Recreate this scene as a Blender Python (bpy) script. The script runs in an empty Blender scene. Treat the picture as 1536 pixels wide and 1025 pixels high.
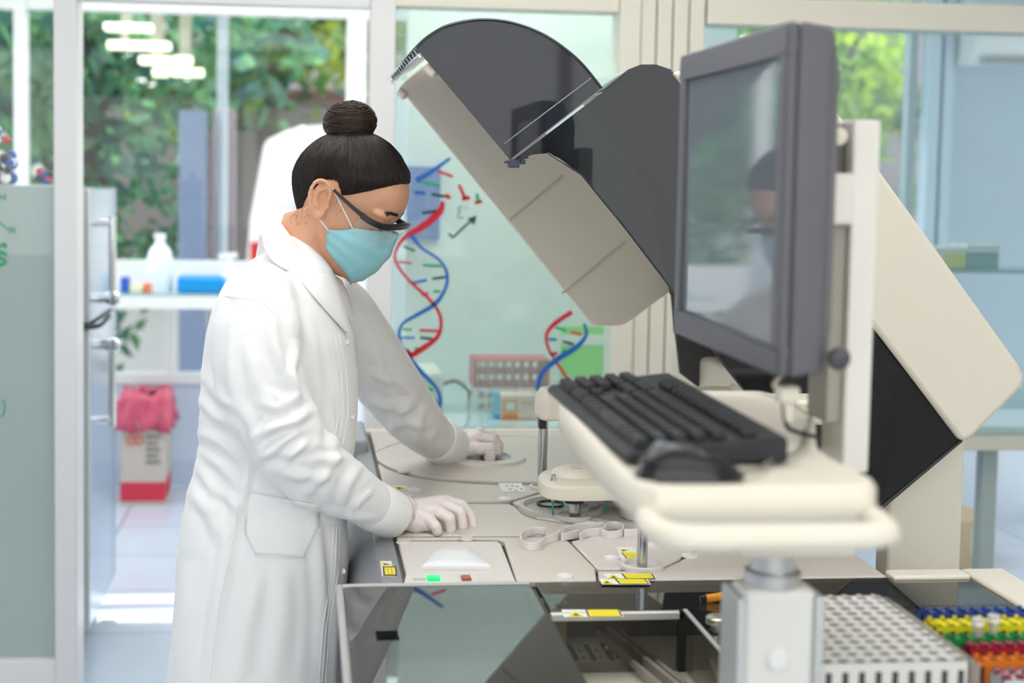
import bpy, bmesh, math, random
from math import sin, cos, pi, radians, sqrt, exp
from mathutils import Vector, Matrix
from mathutils.bvhtree import BVHTree
from mathutils.noise import noise as pnoise

# ---------------------------------------------------------------- camera
FPX, PCX, PCY = 2133.0, 684.0, 410.0            # 50 mm lens on a 1536x1025 frame, slightly shifted
ay = Vector(((457-PCX)/FPX, -(263-PCY)/FPX, -1)).normalized()
az = -Vector(((150-PCX)/FPX, -(32400-PCY)/FPX, -1))
az = (az - ay*az.dot(ay)).normalized()
ax = ay.cross(az)
ROT = Matrix((ax, ay, az))                       # camera space -> world space
CAM = Vector((0, 0, 1.57))
cd = bpy.data.cameras.new('camera'); cam = bpy.data.objects.new('camera', cd)
bpy.context.scene.collection.objects.link(cam)
cam.matrix_world = Matrix.Translation(CAM) @ ROT.to_4x4()
cd.lens = 50.0; cd.sensor_width = 36.0; cd.sensor_fit = 'HORIZONTAL'
cd.lens = FPX/1536*36
cd.shift_x = (768-PCX)/1536; cd.shift_y = (PCY-512.5)/1536
cd.clip_start = 0.05; cd.clip_end = 200
cd.dof.use_dof = True; cd.dof.focus_distance = 2.5; cd.dof.aperture_fstop = 2.9; cd.dof.aperture_blades = 0
S = bpy.context.scene; S.camera = cam
S.view_settings.view_transform = 'Standard'; S.view_settings.look = 'None'
S.view_settings.gamma = 1; S.view_settings.use_curve_mapping = False
S.view_settings.exposure = 0.2
def ray(px, py): return ROT @ Vector(((px-PCX)/FPX, -(py-PCY)/FPX, -1))
def at(px, py, Y=None, Z=None, X=None):
    r = ray(px, py)
    t = Y/r.y if Y is not None else ((Z-CAM.z)/r.z if Z is not None else X/r.x)
    return CAM + r*t

# ---------------------------------------------------------------- world, sun, lamps
w = bpy.data.worlds.new('World'); S.world = w; w.use_nodes = True
nt = w.node_tree; nt.nodes.clear()
o = nt.nodes.new('ShaderNodeOutputWorld'); b = nt.nodes.new('ShaderNodeBackground')
tc = nt.nodes.new('ShaderNodeTexCoord'); sp = nt.nodes.new('ShaderNodeSeparateXYZ'); rp = nt.nodes.new('ShaderNodeValToRGB')
nt.links.new(tc.outputs['Generated'], sp.inputs[0]); nt.links.new(sp.outputs['Z'], rp.inputs[0])
rp.color_ramp.elements[0].position = 0.0; rp.color_ramp.elements[0].color = (0.80, 0.80, 0.79, 1)
rp.color_ramp.elements[1].position = 0.6; rp.color_ramp.elements[1].color = (0.84, 0.91, 1.0, 1)
nt.links.new(rp.outputs[0], b.inputs[0]); b.inputs[1].default_value = 3.0
nt.links.new(b.outputs[0], o.inputs[0])
COL = S.collection
def lamp(name, kind, loc, rot, energy, color, **k):
    l = bpy.data.lights.new(name, kind); l.energy = energy; l.color = color
    for a, v in k.items(): setattr(l, a, v)
    ob = bpy.data.objects.new(name, l); COL.objects.link(ob); ob.location = loc; ob.rotation_euler = rot; return ob
sun = lamp('sun', 'SUN', (0, 20, 20), (0, 0, 0), 10.0, (1, 0.95, 0.86), angle=0.01)
sun.rotation_euler = Vector((0.10, -0.72, -0.69)).to_track_quat('-Z', 'Y').to_euler()
# ceiling daylight-fluorescent lamps of the laboratory; the last is added, to brighten the drawing pane
for lx, ly, sx, sy, e, c in ((0.2, 2.4, 2.6, 1.6, 30, (1, 0.98, 0.96)), (0.6, -0.2, 3.2, 1.6, 22, (1, 0.97, 0.93)), (0.1, 5.9, 2.6, 1.2, 30, (0.93, 0.97, 1)), (0.75, 4.6, 1.0, 0.5, 13, (0.98, 1, 0.98))):
    lamp('ceiling_lamp_light', 'AREA', (lx, ly, 2.68), (0, 0, 0), e, c, shape='RECTANGLE', size=sx, size_y=sy)

# ---------------------------------------------------------------- materials
MATS = {}
def mat(name, color, rough=0.5, metal=0.0, noise=0.0, nscale=20, bump=0.0, bscale=200, coat=0.0, emit=None, estr=0, sss=0, stretch=None, spec=None, trans=0):
    if name in MATS: return MATS[name]
    m = bpy.data.materials.new(name); m.use_nodes = True; n = m.node_tree; p = n.nodes['Principled BSDF']
    c = (*color, 1)
    p.inputs['Base Color'].default_value = c; p.inputs['Roughness'].default_value = rough; p.inputs['Metallic'].default_value = metal
    if coat: p.inputs['Coat Weight'].default_value = coat; p.inputs['Coat Roughness'].default_value = 0.08
    if spec is not None: p.inputs['Specular IOR Level'].default_value = spec
    if sss: p.inputs['Subsurface Weight'].default_value = sss; p.inputs['Subsurface Radius'].default_value = (0.01, 0.004, 0.002); p.inputs['Subsurface Scale'].default_value = 1
    if trans: p.inputs['Transmission Weight'].default_value = trans
    if emit: p.inputs['Emission Color'].default_value = (*emit, 1); p.inputs['Emission Strength'].default_value = estr
    t = n.nodes.new('ShaderNodeTexCoord'); mp = n.nodes.new('ShaderNodeMapping'); n.links.new(t.outputs['Object'], mp.inputs[0])
    if stretch: mp.inputs['Scale'].default_value = stretch
    tx = n.nodes.new('ShaderNodeTexNoise'); tx.inputs['Scale'].default_value = nscale; n.links.new(mp.outputs[0], tx.inputs[0])
    mx = n.nodes.new('ShaderNodeMix'); mx.data_type = 'RGBA'
    k = max(noise, 0.01)
    mx.inputs['A'].default_value = (*[max(0, v*(1-k)) for v in color], 1); mx.inputs['B'].default_value = (*[min(1, v*(1+k)) for v in color], 1)
    n.links.new(tx.outputs['Fac'], mx.inputs['Factor']); n.links.new(mx.outputs['Result'], p.inputs['Base Color'])
    if bump:
        t2 = n.nodes.new('ShaderNodeTexNoise'); t2.inputs['Scale'].default_value = bscale; n.links.new(mp.outputs[0], t2.inputs[0])
        bp = n.nodes.new('ShaderNodeBump'); bp.inputs['Strength'].default_value = bump; bp.inputs['Distance'].default_value = 0.001
        n.links.new(t2.outputs['Fac'], bp.inputs['Height']); n.links.new(bp.outputs[0], p.inputs['Normal'])
    MATS[name] = m; return m
def glass(name, tint=(0.93, 0.97, 0.96), body=None, bodyfac=0.0, rough=0.0, ior=1.45, bodyrough=0.5):
    """thin pane: straight-through tinted light + fresnel gloss (+ optional milky or dark body)"""
    if name in MATS: return MATS[name]
    m = bpy.data.materials.new(name); m.use_nodes = True; n = m.node_tree; n.nodes.clear()
    out = n.nodes.new('ShaderNodeOutputMaterial'); tr = n.nodes.new('ShaderNodeBsdfTransparent'); tr.inputs[0].default_value = (*tint, 1)
    gl = n.nodes.new('ShaderNodeBsdfGlossy'); gl.inputs['Roughness'].default_value = rough; gl.inputs[0].default_value = (1, 1, 1, 1)
    fr = n.nodes.new('ShaderNodeFresnel'); fr.inputs[0].default_value = ior
    base = tr.outputs[0]
    if body:
        df = n.nodes.new('ShaderNodeBsdfDiffuse'); df.inputs[0].default_value = (*body, 1)
        nz = n.nodes.new('ShaderNodeTexNoise'); nz.inputs['Scale'].default_value = 1.5
        ma = n.nodes.new('ShaderNodeMath'); ma.operation = 'MULTIPLY_ADD'; ma.inputs[1].default_value = 0.12; ma.inputs[2].default_value = bodyfac-0.06
        tcx = n.nodes.new('ShaderNodeTexCoord'); n.links.new(tcx.outputs['Object'], nz.inputs[0])
        n.links.new(nz.outputs['Fac'], ma.inputs[0])
        mb = n.nodes.new('ShaderNodeMixShader'); n.links.new(ma.outputs[0], mb.inputs[0])
        n.links.new(tr.outputs[0], mb.inputs[1]); n.links.new(df.outputs[0], mb.inputs[2]); base = mb.outputs[0]
    mx = n.nodes.new('ShaderNodeMixShader'); ge = n.nodes.new('ShaderNodeNewGeometry'); inv = n.nodes.new('ShaderNodeMath'); inv.operation = 'SUBTRACT'; inv.inputs[0].default_value = 1; n.links.new(ge.outputs['Backfacing'], inv.inputs[1])
    mu = n.nodes.new('ShaderNodeMath'); mu.operation = 'MULTIPLY'; n.links.new(fr.outputs[0], mu.inputs[0]); n.links.new(inv.outputs[0], mu.inputs[1])
    n.links.new(mu.outputs[0], mx.inputs[0]); n.links.new(base, mx.inputs[1]); n.links.new(gl.outputs[0], mx.inputs[2])
    n.links.new(mx.outputs[0], out.inputs[0]); MATS[name] = m; return m
def leafmat(name, c1, c2, nscale=3):
    m = bpy.data.materials.new(name); m.use_nodes = True; n = m.node_tree; n.nodes.clear()
    out = n.nodes.new('ShaderNodeOutputMaterial'); d = n.nodes.new('ShaderNodeBsdfDiffuse'); t = n.nodes.new('ShaderNodeBsdfTranslucent')
    g = n.nodes.new('ShaderNodeBsdfGlossy'); g.inputs['Roughness'].default_value = 0.3
    mx = n.nodes.new('ShaderNodeMixShader'); mx.inputs[0].default_value = 0.5; m2 = n.nodes.new('ShaderNodeMixShader'); m2.inputs[0].default_value = 0.06
    tcx = n.nodes.new('ShaderNodeTexCoord'); nz = n.nodes.new('ShaderNodeTexNoise'); nz.inputs['Scale'].default_value = nscale
    n.links.new(tcx.outputs['Object'], nz.inputs[0])
    r = n.nodes.new('ShaderNodeValToRGB'); r.color_ramp.elements[0].position = 0.38; r.color_ramp.elements[0].color = (*c1, 1)
    r.color_ramp.elements[1].position = 0.62; r.color_ramp.elements[1].color = (*c2, 1)
    n.links.new(nz.outputs['Fac'], r.inputs[0]); n.links.new(r.outputs[0], d.inputs[0]); n.links.new(r.outputs[0], t.inputs[0])
    n.links.new(d.outputs[0], mx.inputs[1]); n.links.new(t.outputs[0], mx.inputs[2]); n.links.new(mx.outputs[0], m2.inputs[1]); n.links.new(g.outputs[0], m2.inputs[2])
    n.links.new(m2.outputs[0], out.inputs[0]); return m

CREAM = mat('cream_plastic', (0.80, 0.74, 0.62), 0.42, noise=0.02, bump=0.15, bscale=900)
DECK = mat('deck_plastic', (0.67, 0.61, 0.54), 0.38, noise=0.02, bump=0.2, bscale=1200)
DECK2 = mat('deck_raised_plastic', (0.71, 0.66, 0.61), 0.35, noise=0.02)
HOODM = mat('hood_plastic', (0.84, 0.79, 0.70), 0.5, noise=0.03, nscale=5, bump=0.3, bscale=500)
WHITE = mat('white_paint', (0.86, 0.85, 0.84), 0.35, noise=0.015, nscale=4)
IVORY = mat('ivory_paint', (0.86, 0.81, 0.70), 0.4, noise=0.015, nscale=4)
GREYFR = mat('grey_frame_plastic', (0.30, 0.30, 0.30), 0.4, noise=0.03)
CHAR = mat('charcoal_plastic', (0.055, 0.055, 0.068), 0.45, noise=0.05, bump=0.1, bscale=900)
MONM = mat('monitor_plastic', (0.115, 0.110, 0.128), 0.5, noise=0.04, bump=0.15, bscale=700)
BLACK = mat('black_plastic', (0.012, 0.012, 0.014), 0.35, noise=0.05)
STEEL = mat('polished_steel', (0.55, 0.57, 0.60), 0.18, 1.0, noise=0.04, stretch=(1, 1, 12))
ALU = mat('brushed_aluminium', (0.62, 0.63, 0.65), 0.32, 1.0, noise=0.05, stretch=(1, 1, 15))
GAPM = mat('dark_gap', (0.03, 0.03, 0.03), 0.8)
YEL = mat('yellow_label', (0.92, 0.78, 0.02), 0.5, noise=0.02)
LWHITE = mat('label_white', (0.88, 0.87, 0.83), 0.5, noise=0.02)
LTEXT = mat('label_ink', (0.03, 0.03, 0.03), 0.6)

# ---------------------------------------------------------------- mesh helpers
class MB:
    def __init__(s): s.v = []; s.f = []
    def add(s, vs, fs):
        k = len(s.v); s.v += [Vector(p) for p in vs]; s.f += [tuple(i+k for i in q) for q in fs]; return s
    def box(s, x0, x1, y0, y1, z0, z1):
        return s.add([(x0,y0,z0),(x1,y0,z0),(x1,y1,z0),(x0,y1,z0),(x0,y0,z1),(x1,y0,z1),(x1,y1,z1),(x0,y1,z1)],
                     [(0,3,2,1),(4,5,6,7),(0,1,5,4),(1,2,6,5),(2,3,7,6),(3,0,4,7)])
    def obox(s, c, u, v, w):
        """oriented box: centre and three half-axis vectors"""
        c, u, v, w = map(Vector, (c, u, v, w)); P = []
        for sz in (-1, 1):
            for sx, sy in ((-1,-1),(1,-1),(1,1),(-1,1)): P.append(c+u*sx+v*sy+w*sz)
        fl = [(0,3,2,1),(4,5,6,7),(0,1,5,4),(1,2,6,5),(2,3,7,6),(3,0,4,7)]
        return s.add(P, fl if u.cross(v).dot(w) > 0 else [tuple(reversed(q)) for q in fl])
    def prism(s, poly, d):
        """polygon (list of points) extruded by vector d"""
        d = Vector(d); P = [Vector(p) for p in poly]; n = len(P)
        nn = Vector((0,0,0))
        for i in range(n): nn += P[i].cross(P[(i+1) % n])
        if nn.dot(d) > 0: P.reverse()
        fs = [tuple(range(n)), tuple(reversed(range(n, 2*n)))] + [(i, i+n, (i+1) % n+n, (i+1) % n) for i in range(n)]
        fs = [tuple(reversed(q)) if False else q for q in fs]
        return s.add(P+[p+d for p in P], fs)
    def tube(s, pts, r, n=10, cap=True, ry=None):
        pts = [Vector(p) for p in pts]; m = len(pts); R = r if isinstance(r, (list, tuple)) else [r]*m
        t = (pts[1]-pts[0]).normalized(); up = Vector((0,0,1)) if abs(t.z) < 0.9 else Vector((1,0,0))
        a = t.cross(up).normalized(); vs = []
        for i in range(m):
            t = (pts[min(i+1, m-1)]-pts[max(i-1, 0)])
            t = t.normalized() if t.length > 1e-9 else Vector((0,0,1))
            a = (a-t*a.dot(t)).normalized(); bb = t.cross(a)
            rr = R[i]; r2 = rr if ry is None else ry[i] if isinstance(ry, (list, tuple)) else ry
            for k in range(n): q = 2*pi*k/n; vs.append(pts[i]+a*cos(q)*rr+bb*sin(q)*r2)
        fs = [(i*n+k, i*n+(k+1) % n, (i+1)*n+(k+1) % n, (i+1)*n+k) for i in range(m-1) for k in range(n)]
        if cap: fs += [tuple(reversed(range(n))), tuple(range((m-1)*n, m*n))]
        return s.add(vs, fs)
    def lathe(s, c, prof, n=24, axis=(0,0,1), cap=True, a0=0, a1=2*pi):
        c = Vector(c); A = Vector(axis).normalized(); U = A.cross(Vector((0,1,0)) if abs(A.y) < 0.9 else Vector((1,0,0))).normalized(); V = A.cross(U); vs = []
        for r, h in prof:
            for k in range(n): q = 2*pi*k/n; vs.append(c+U*cos(q)*r+V*sin(q)*r+A*h)
        m = len(prof)
        fs = [(i*n+k, i*n+(k+1) % n, (i+1)*n+(k+1) % n, (i+1)*n+k) for i in range(m-1) for k in range(n)]
        if cap: fs += [tuple(reversed(range(n))), tuple(range((m-1)*n, m*n))]
        return s.add(vs, fs)
    def sphere(s, c, r, n=12, m=8, sc=(1,1,1), M=None):
        c = Vector(c); vs = []; fs = []
        for i in range(m+1):
            th = pi*i/m
            for k in range(n):
                q = 2*pi*k/n; p = Vector((sin(th)*cos(q)*r*sc[0], sin(th)*sin(q)*r*sc[1], cos(th)*r*sc[2]))
                vs.append(c+(M @ p if M else p))
        fs = [(i*n+k, (i+1)*n+k, (i+1)*n+(k+1) % n, i*n+(k+1) % n) for i in range(m) for k in range(n)]
        return s.add(vs, fs)
    def loft(s, rings, cap=True):
        n = len(rings[0]); m = len(rings)
        fs = [(i*n+k, i*n+(k+1) % n, (i+1)*n+(k+1) % n, (i+1)*n+k) for i in range(m-1) for k in range(n)]
        if cap: fs += [tuple(reversed(range(n))), tuple(range((m-1)*n, m*n))]
        return s.add([p for r in rings for p in r], fs)
    def grid(s, rows):
        n = len(rows[0]); m = len(rows)
        return s.add([p for r in rows for p in r], [(i*n+k, i*n+k+1, (i+1)*n+k+1, (i+1)*n+k) for i in range(m-1) for k in range(n-1)])
    def xf(s, M): s.v = [M @ p for p in s.v]; return s
    def build(s, name, m, parent=None, bevel=0, seg=2, ang=35, origin=None, solid=0, smooth=True, subsurf=0, fixn=True):
        me = bpy.data.meshes.new(name)
        o3 = Vector(origin) if origin is not None else (Vector((0,0,0)) if parent is not None else s.base())
        me.from_pydata([p-o3 for p in s.v], [], s.f); me.update()
        b = bmesh.new(); b.from_mesh(me); bmesh.ops.remove_doubles(b, verts=b.verts, dist=1e-6)
        if fixn: bmesh.ops.recalc_face_normals(b, faces=b.faces)
        b.to_mesh(me); b.free()
        if smooth:
            me.polygons.foreach_set('use_smooth', [True]*len(me.polygons)); me.set_sharp_from_angle(angle=radians(ang))
        me.materials.append(m); ob = bpy.data.objects.new(name, me); COL.objects.link(ob)
        if parent is not None:
            ob.parent = parent; ob.location = o3
            ob.location = o3 - WL[parent.name] if parent.name in WL else o3
            WL[ob.name] = o3
        else: ob.location = o3; WL[ob.name] = o3
        if solid:
            q = ob.modifiers.new('solidify', 'SOLIDIFY'); q.thickness = solid; q.offset = 0
        if subsurf:
            q = ob.modifiers.new('subsurf', 'SUBSURF'); q.levels = subsurf; q.render_levels = subsurf
        if bevel:
            q = ob.modifiers.new('bevel', 'BEVEL'); q.width = bevel; q.segments = seg; q.limit_method = 'ANGLE'; q.angle_limit = radians(40); q.harden_normals = False
        return ob
    def base(s):
        lo = [min(p[i] for p in s.v) for i in range(3)]; hi = [max(p[i] for p in s.v) for i in range(3)]
        return Vector(((lo[0]+hi[0])/2, (lo[1]+hi[1])/2, lo[2]))
WL = {}                                            # world position of every object, to place children
def thing(name, loc, label, cat, group=None):
    o = bpy.data.objects.new(name, None); COL.objects.link(o); o.location = loc; o.empty_display_size = 0.05
    WL[o.name] = Vector(loc); return tag(o, label, cat, group)
def tag(o, label, cat, group=None, kind=None):
    o['label'] = label; o['category'] = cat
    if group: o['group'] = group
    if kind: o['kind'] = kind
    return o
def struct(name, mb, m, parent=None, **k):
    o = mb.build(name, m, parent, **k)
    o['kind'] = 'structure'
    return o
def rrect(x0, x1, y0, y1, r, z, n=5):
    P = []
    for cx, cy, a in ((x1-r, y1-r, 0), (x0+r, y1-r, 90), (x0+r, y0+r, 180), (x1-r, y0+r, 270)):
        for k in range(n+1): q = radians(a+90*k/n); P.append(Vector((cx+r*cos(q), cy+r*sin(q), z)))
    return P
def smoothline(pts, n=8):
    """Catmull-Rom through the points"""
    P = [Vector(p) for p in pts]; out = []
    for i in range(len(P)-1):
        p0 = P[max(i-1, 0)]; p1 = P[i]; p2 = P[i+1]; p3 = P[min(i+2, len(P)-1)]
        for k in range(n):
            t = k/n; out.append(0.5*((2*p1)+(p2-p0)*t+(2*p0-5*p1+4*p2-p3)*t*t+(3*p1-p0-3*p2+p3)*t*t*t))
    out.append(P[-1]); return out
def lerp(a, b, t): return a+(b-a)*t
def copy_tree(o, parent=None):
    c = o.copy(); COL.objects.link(c)
    if parent is not None: c.parent = parent
    WL[c.name] = WL.get(o.name, Vector((0,0,0)))
    for ch in [q for q in bpy.data.objects if q.parent == o]: copy_tree(ch, c)
    return c
# ================================================================ the room
def zat(px, py, Y): return at(px, py, Y=Y).z
def xat(px, py, Y): return at(px, py, Y=Y).x
TILE = mat('floor_tile', (0.74, 0.79, 0.85), 0.16, noise=0.03, nscale=2)
def tilemat():
    n = TILE.node_tree; p = n.nodes['Principled BSDF']
    br = n.nodes.new('ShaderNodeTexBrick'); tcx = n.nodes.new('ShaderNodeTexCoord'); n.links.new(tcx.outputs['Object'], br.inputs[0])
    br.inputs['Scale'].default_value = 1; br.offset = 0; br.inputs['Brick Width'].default_value = 0.5; br.inputs['Row Height'].default_value = 0.5
    br.inputs['Mortar Size'].default_value = 0.006; br.inputs['Color1'].default_value = (0.50, 0.57, 0.66, 1); br.inputs['Color2'].default_value = (0.54, 0.60, 0.69, 1); br.inputs['Mortar'].default_value = (0.30, 0.34, 0.38, 1)
    n.links.new(br.outputs['Color'], p.inputs['Base Color'])
tilemat()
WALLB = mat('wall_paint_blue_grey', (0.50, 0.58, 0.68), 0.6, noise=0.02, nscale=3)
WALLP = mat('wall_paint_pale', (0.80, 0.86, 0.83), 0.6, noise=0.03, nscale=2)
struct('floor', MB().box(-3.2, 3.6, -1.5, 7.2, -0.05, 0), TILE)
struct('ceiling', MB().box(-3.25, 4.85, -1.6, 7.3, 2.75, 2.8), WHITE)
# lower wall of the far window side and its frame
FY = 7.2
zs = zat(300, 575, FY); zr0 = zat(300, 462, FY); zr1 = zat(300, 392, FY); zt = zat(330, -30, FY)
struct('wall_back', MB().box(-3.2, 1.4, FY, FY+0.15, 0, zs), mat('wall_paint_far', (0.62, 0.70, 0.82), 0.6, noise=0.02))
struct('wall_back_header', MB().box(-3.2, 1.4, FY, FY+0.15, 2.45, 2.75), WHITE)
wf = MB().box(-3.2, 1.4, FY, FY+0.08, zr0, zr1).box(-3.2, 1.4, FY-0.03, FY+0.08, zs, zs+0.05).box(-3.2, 1.4, FY, FY+0.08, 2.36, 2.45)
for x0, x1 in ((xat(520, 100, FY), xat(550, 100, FY)), (-1.42, -1.36), (-3.2, -3.1), (1.3, 1.4), (xat(248, 500, FY), xat(262, 500, FY))):
    if x0 == xat(248, 500, FY): wf.box(x0, x1, FY, FY+0.06, zs, zr0)
    else: wf.box(x0, x1, FY-0.01, FY+0.08, zs, 2.45)
w1 = struct('window_1', wf, WHITE, bevel=0.004)
p = MB().box(-3.15, 1.35, FY+0.03, FY+0.036, zs, 2.45).build('glass_pane', glass('clear_glass', (0.97, 0.985, 0.985)), w1)
struct('baseboard_back', MB().box(-3.2, 1.4, FY-0.015, FY, 0, 0.12), mat('wall_paint_far_base', (0.55, 0.64, 0.78), 0.5))
# partition wall between the laboratory and the corridor
PY = 4.15
zh = zat(700, 12, PY)
struct('trim_1', MB().box(xat(81, 500, PY), xat(115, 500, PY), PY, PY+0.13, 0, 2.75), mat('post_paint_grey', (0.80, 0.78, 0.79), 0.35, noise=0.01), bevel=0.004)
struct('trim_2', MB().box(xat(553, 300, PY), xat(590, 300, PY), PY, PY+0.10, 0, 2.75), WHITE, bevel=0.004)
t3 = MB(); X3 = xat(922, 300, PY); X3b = xat(1060, 20, PY)
t3.box(X3, X3+0.062, PY-0.02, PY+0.1, 0, 2.75); xx = X3+0.065
for k in range(4):
    t3.box(xx, xx+0.045, PY-0.01, PY+0.1, 0, 2.75); xx += 0.049
struct('trim_3', t3, IVORY, bevel=0.004)
struct('trim_4', MB().box(xat(590, 5, PY), X3, PY, PY+0.1, zh, zh+0.16), IVORY, bevel=0.003)
zr = zat(1300, 43, PY); zrt = zat(1300, 2, PY)
struct('trim_5', MB().box(X3b, 3.6, PY-0.01, PY+0.1, zr, zrt), IVORY, bevel=0.003)
struct('trim_6', MB().box(-0.646, 0.186, PY+0.02, PY+0.08, zat(450, 8, PY), zat(450, 8, PY)+0.1), WHITE, bevel=0.003)
struct('trim_7', MB().box(-2.2, -0.709, PY+0.02, PY+0.1, 0.0, zat(40, 995, PY)), WHITE, bevel=0.003)
FROST = glass('frosted_glass', (0.66, 0.78, 0.73), body=(0.50, 0.60, 0.575), bodyfac=0.78, rough=0.02)
zf = zat(40, 279, PY)
w2 = struct('window_2', MB().box(-2.2, -0.709, PY+0.05, PY+0.058, zat(40, 995, PY), zf), FROST)
w3 = struct('window_3', MB().box(-2.2, -0.709, PY+0.05, PY+0.056, zf+0.004, 2.7), glass('clear_glass'))
PANEG = glass('writing_pane_glass', (0.86, 0.92, 0.90), body=(0.70, 0.80, 0.77), bodyfac=0.19, rough=0.03)
w4 = struct('window_4', MB().box(xat(590, 300, PY), X3, PY+0.012, PY+0.02, 0.87, zh), PANEG)
w5 = struct('window_5', MB().box(X3b, 3.6, PY+0.03, PY+0.036, 0.88, zr), glass('side_glass', (0.80, 0.88, 0.90), body=(0.55, 0.65, 0.72), bodyfac=0.16))
struct('window_6', MB().box(X3b, 3.6, PY+0.03, PY+0.036, zrt, 2.75), glass('side_glass'))
# pale wall right behind the drawing pane, and the side room at the right
struct('wall_behind', MB().box(0.36, 1.55, 5.05, 5.15, 0, 2.75), WALLP)
RY = 6.3
struct('wall_right_room', MB().box(xat(1392, 300, RY), 4.8, RY, RY+0.12, 0, 2.75).box(1.5, xat(1392, 300, RY), RY, RY+0.12, 0, 1.12), WALLB)
w7 = MB()
for a, b_ in ((1388, 1404), (1410, 1424)): w7.box(xat(a, 300, RY-0.05), xat(b_, 300, RY-0.05), RY-0.05, RY, 1.05, 2.75)
w7.box(1.5, xat(1392, 300, RY), RY-0.05, RY+0.05, 1.08, 1.13)
w7o = struct('window_7', w7, mat('pale_blue_frame', (0.60, 0.70, 0.80), 0.4, noise=0.02), bevel=0.003)
MB().box(1.5, xat(1392, 300, RY), RY, RY+0.006, 1.12, 2.75).build('glass_pane', glass('clear_glass'), w7o)
struct('wall_left', MB().box(-3.25, -3.2, -1.5, 4.2, 0, 2.75).box(-3.25, -3.2, 4.2, 7.3, 0, 0.9), WHITE)
struct('wall_right', MB().box(3.6, 3.65, -1.5, 4.2, 0, 2.75).box(4.8, 4.85, 4.2, 6.4, 0, 2.75), IVORY)
struct('wall_front', MB().box(-3.2, 3.6, -1.6, -1.5, 0, 0.95).box(-3.2, 3.6, -1.6, -1.5, 2.45, 2.75).box(-3.2, -2.6, -1.6, -1.5, 0.95, 2.45).box(3.0, 3.6, -1.6, -1.5, 0.95, 2.45), IVORY)
w8 = struct('window_8', MB().box(-2.6, 3.0, -1.58, -1.52, 0.95, 1.0).box(-2.6, 3.0, -1.58, -1.52, 2.4, 2.45).box(-0.75, -0.69, -1.58, -1.52, 1.0, 2.4).box(1.12, 1.18, -1.58, -1.52, 1.0, 2.4), WHITE, bevel=0.004)  # unseen window, added so daylight reaches the camera-facing sides
MB().box(-2.6, 3.0, -1.556, -1.55, 1.0, 2.4).build('glass_pane', glass('clear_glass'), w8)

# ---- marker drawings
INKB = mat('blue_marker_ink', (0.01, 0.13, 0.50), 0.4, noise=0.15, nscale=30); INKR = mat('red_marker_ink', (0.62, 0.01, 0.03), 0.4, noise=0.15, nscale=30)
INKG = mat('green_marker_ink', (0.01, 0.38, 0.16), 0.4, noise=0.15, nscale=30); INKK = mat('black_marker_ink', (0.02, 0.04, 0.04), 0.4, noise=0.1)
def C8(x, y): return (540+x*0.41, 220+y*0.41)
def stroke(mb, pts, w_px, Y, y0=None):
    """flat ribbon on the pane through pixel-measured points; width in px (one or a list)"""
    P = smoothline([at(a, b, Y=Y) for a, b in pts], 8) if len(pts) > 2 else [at(a, b, Y=Y) for a, b in pts]
    n = len(P); W = w_px if isinstance(w_px, list) else [w_px, w_px]; rows = []
    for i, q in enumerate(P):
        t = (P[min(i+1, n-1)]-P[max(i-1, 0)]).normalized(); nn = Vector((t.z, 0, -t.x))
        f = i/(n-1)*(len(W)-1); k = min(int(f), len(W)-2); ww = lerp(W[k], W[k+1], f-k)*Y/FPX/2
        rows.append([q+nn*ww, q-nn*ww])
    k = len(mb.v)
    for r in rows: mb.v += [r[0], r[1], r[0]+Vector((0, -0.0012, 0)), r[1]+Vector((0, -0.0012, 0))]
    for i in range(n-1):
        a = k+i*4; c = a+4
        mb.f += [(a, c, c+1, a+1), (a+2, a+3, c+3, c+2), (a, a+2, c+2, c), (a+1, c+1, c+3, a+3)]
    mb.f += [(k, k+1, k+3, k+2), (k+(n-1)*4, k+(n-1)*4+2, k+(n-1)*4+3, k+(n-1)*4+1)]
SY = PY+0.0115
def helix(label, parts, cat='drawing'):
    first = at(*parts[0][1][0][0][0], Y=SY); t = thing('marker_drawing', (first.x, SY, 0.9), label, cat)
    for nm, lst, m in parts:
        for pts, wd in lst:
            mb = MB(); stroke(mb, pts, wd, SY); mb.build(nm, m, t)
    return t
def c8l(l): return [C8(*q) for q in l]
RED1 = c8l([(303,200),(290,240),(225,295),(165,330),(130,385),(135,430),(180,490),(245,550),(285,600),(297,650),(280,700),(220,745),(160,785),(130,835)])
BLU0 = c8l([(330,42),(270,85),(205,125)])
BLU1 = c8l([(188,325),(225,370),(290,415),(318,465),(312,520),(275,575),(210,615),(155,650),(143,700),(165,750),(220,820),(280,885),(293,940),(270,992)])
rn = lambda l: [([C8(a, b), C8(c, d)], wd) for a, b, c, d, wd in l]
helix('tall marker drawing of a red and blue double helix on the pane beside the woman', [
    ('red_strand', [(RED1, [5,11,11,6,4,4,4,5,5,5,7,9,8,5])], INKR),
    ('blue_strand', [(BLU0, [4,6,9]), (BLU1, [7,4,4,5,5,7,6,4,5,5,7,5,6,5])], INKB),
    ('red_rung', rn([(285,90,340,110,4),(140,422,190,427,3),(225,545,250,535,4),(218,672,285,675,4),(170,742,185,762,6),(155,878,190,880,5),(312,176,330,190,6),(362,140,385,190,5),(372,192,402,187,6),(420,206,447,200,5)]), INKR),
    ('green_rung', rn([(225,130,292,143,4),(230,434,300,437,4),(268,530,295,530,4),(155,668,190,670,3),(200,740,215,742,5),(215,884,268,890,5),(428,172,433,203,5)]), INKG),
    ('blue_rung', rn([(200,168,240,170,5),(190,500,245,488,4),(150,700,200,700,3)]), INKB),
    ('black_rung', rn([(262,174,312,183,4),(228,243,280,236,4),(160,365,200,382,3),(265,484,314,477,4),(220,699,265,704,4),(158,815,180,825,3),(248,942,276,935,3)]), INKK)])
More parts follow.
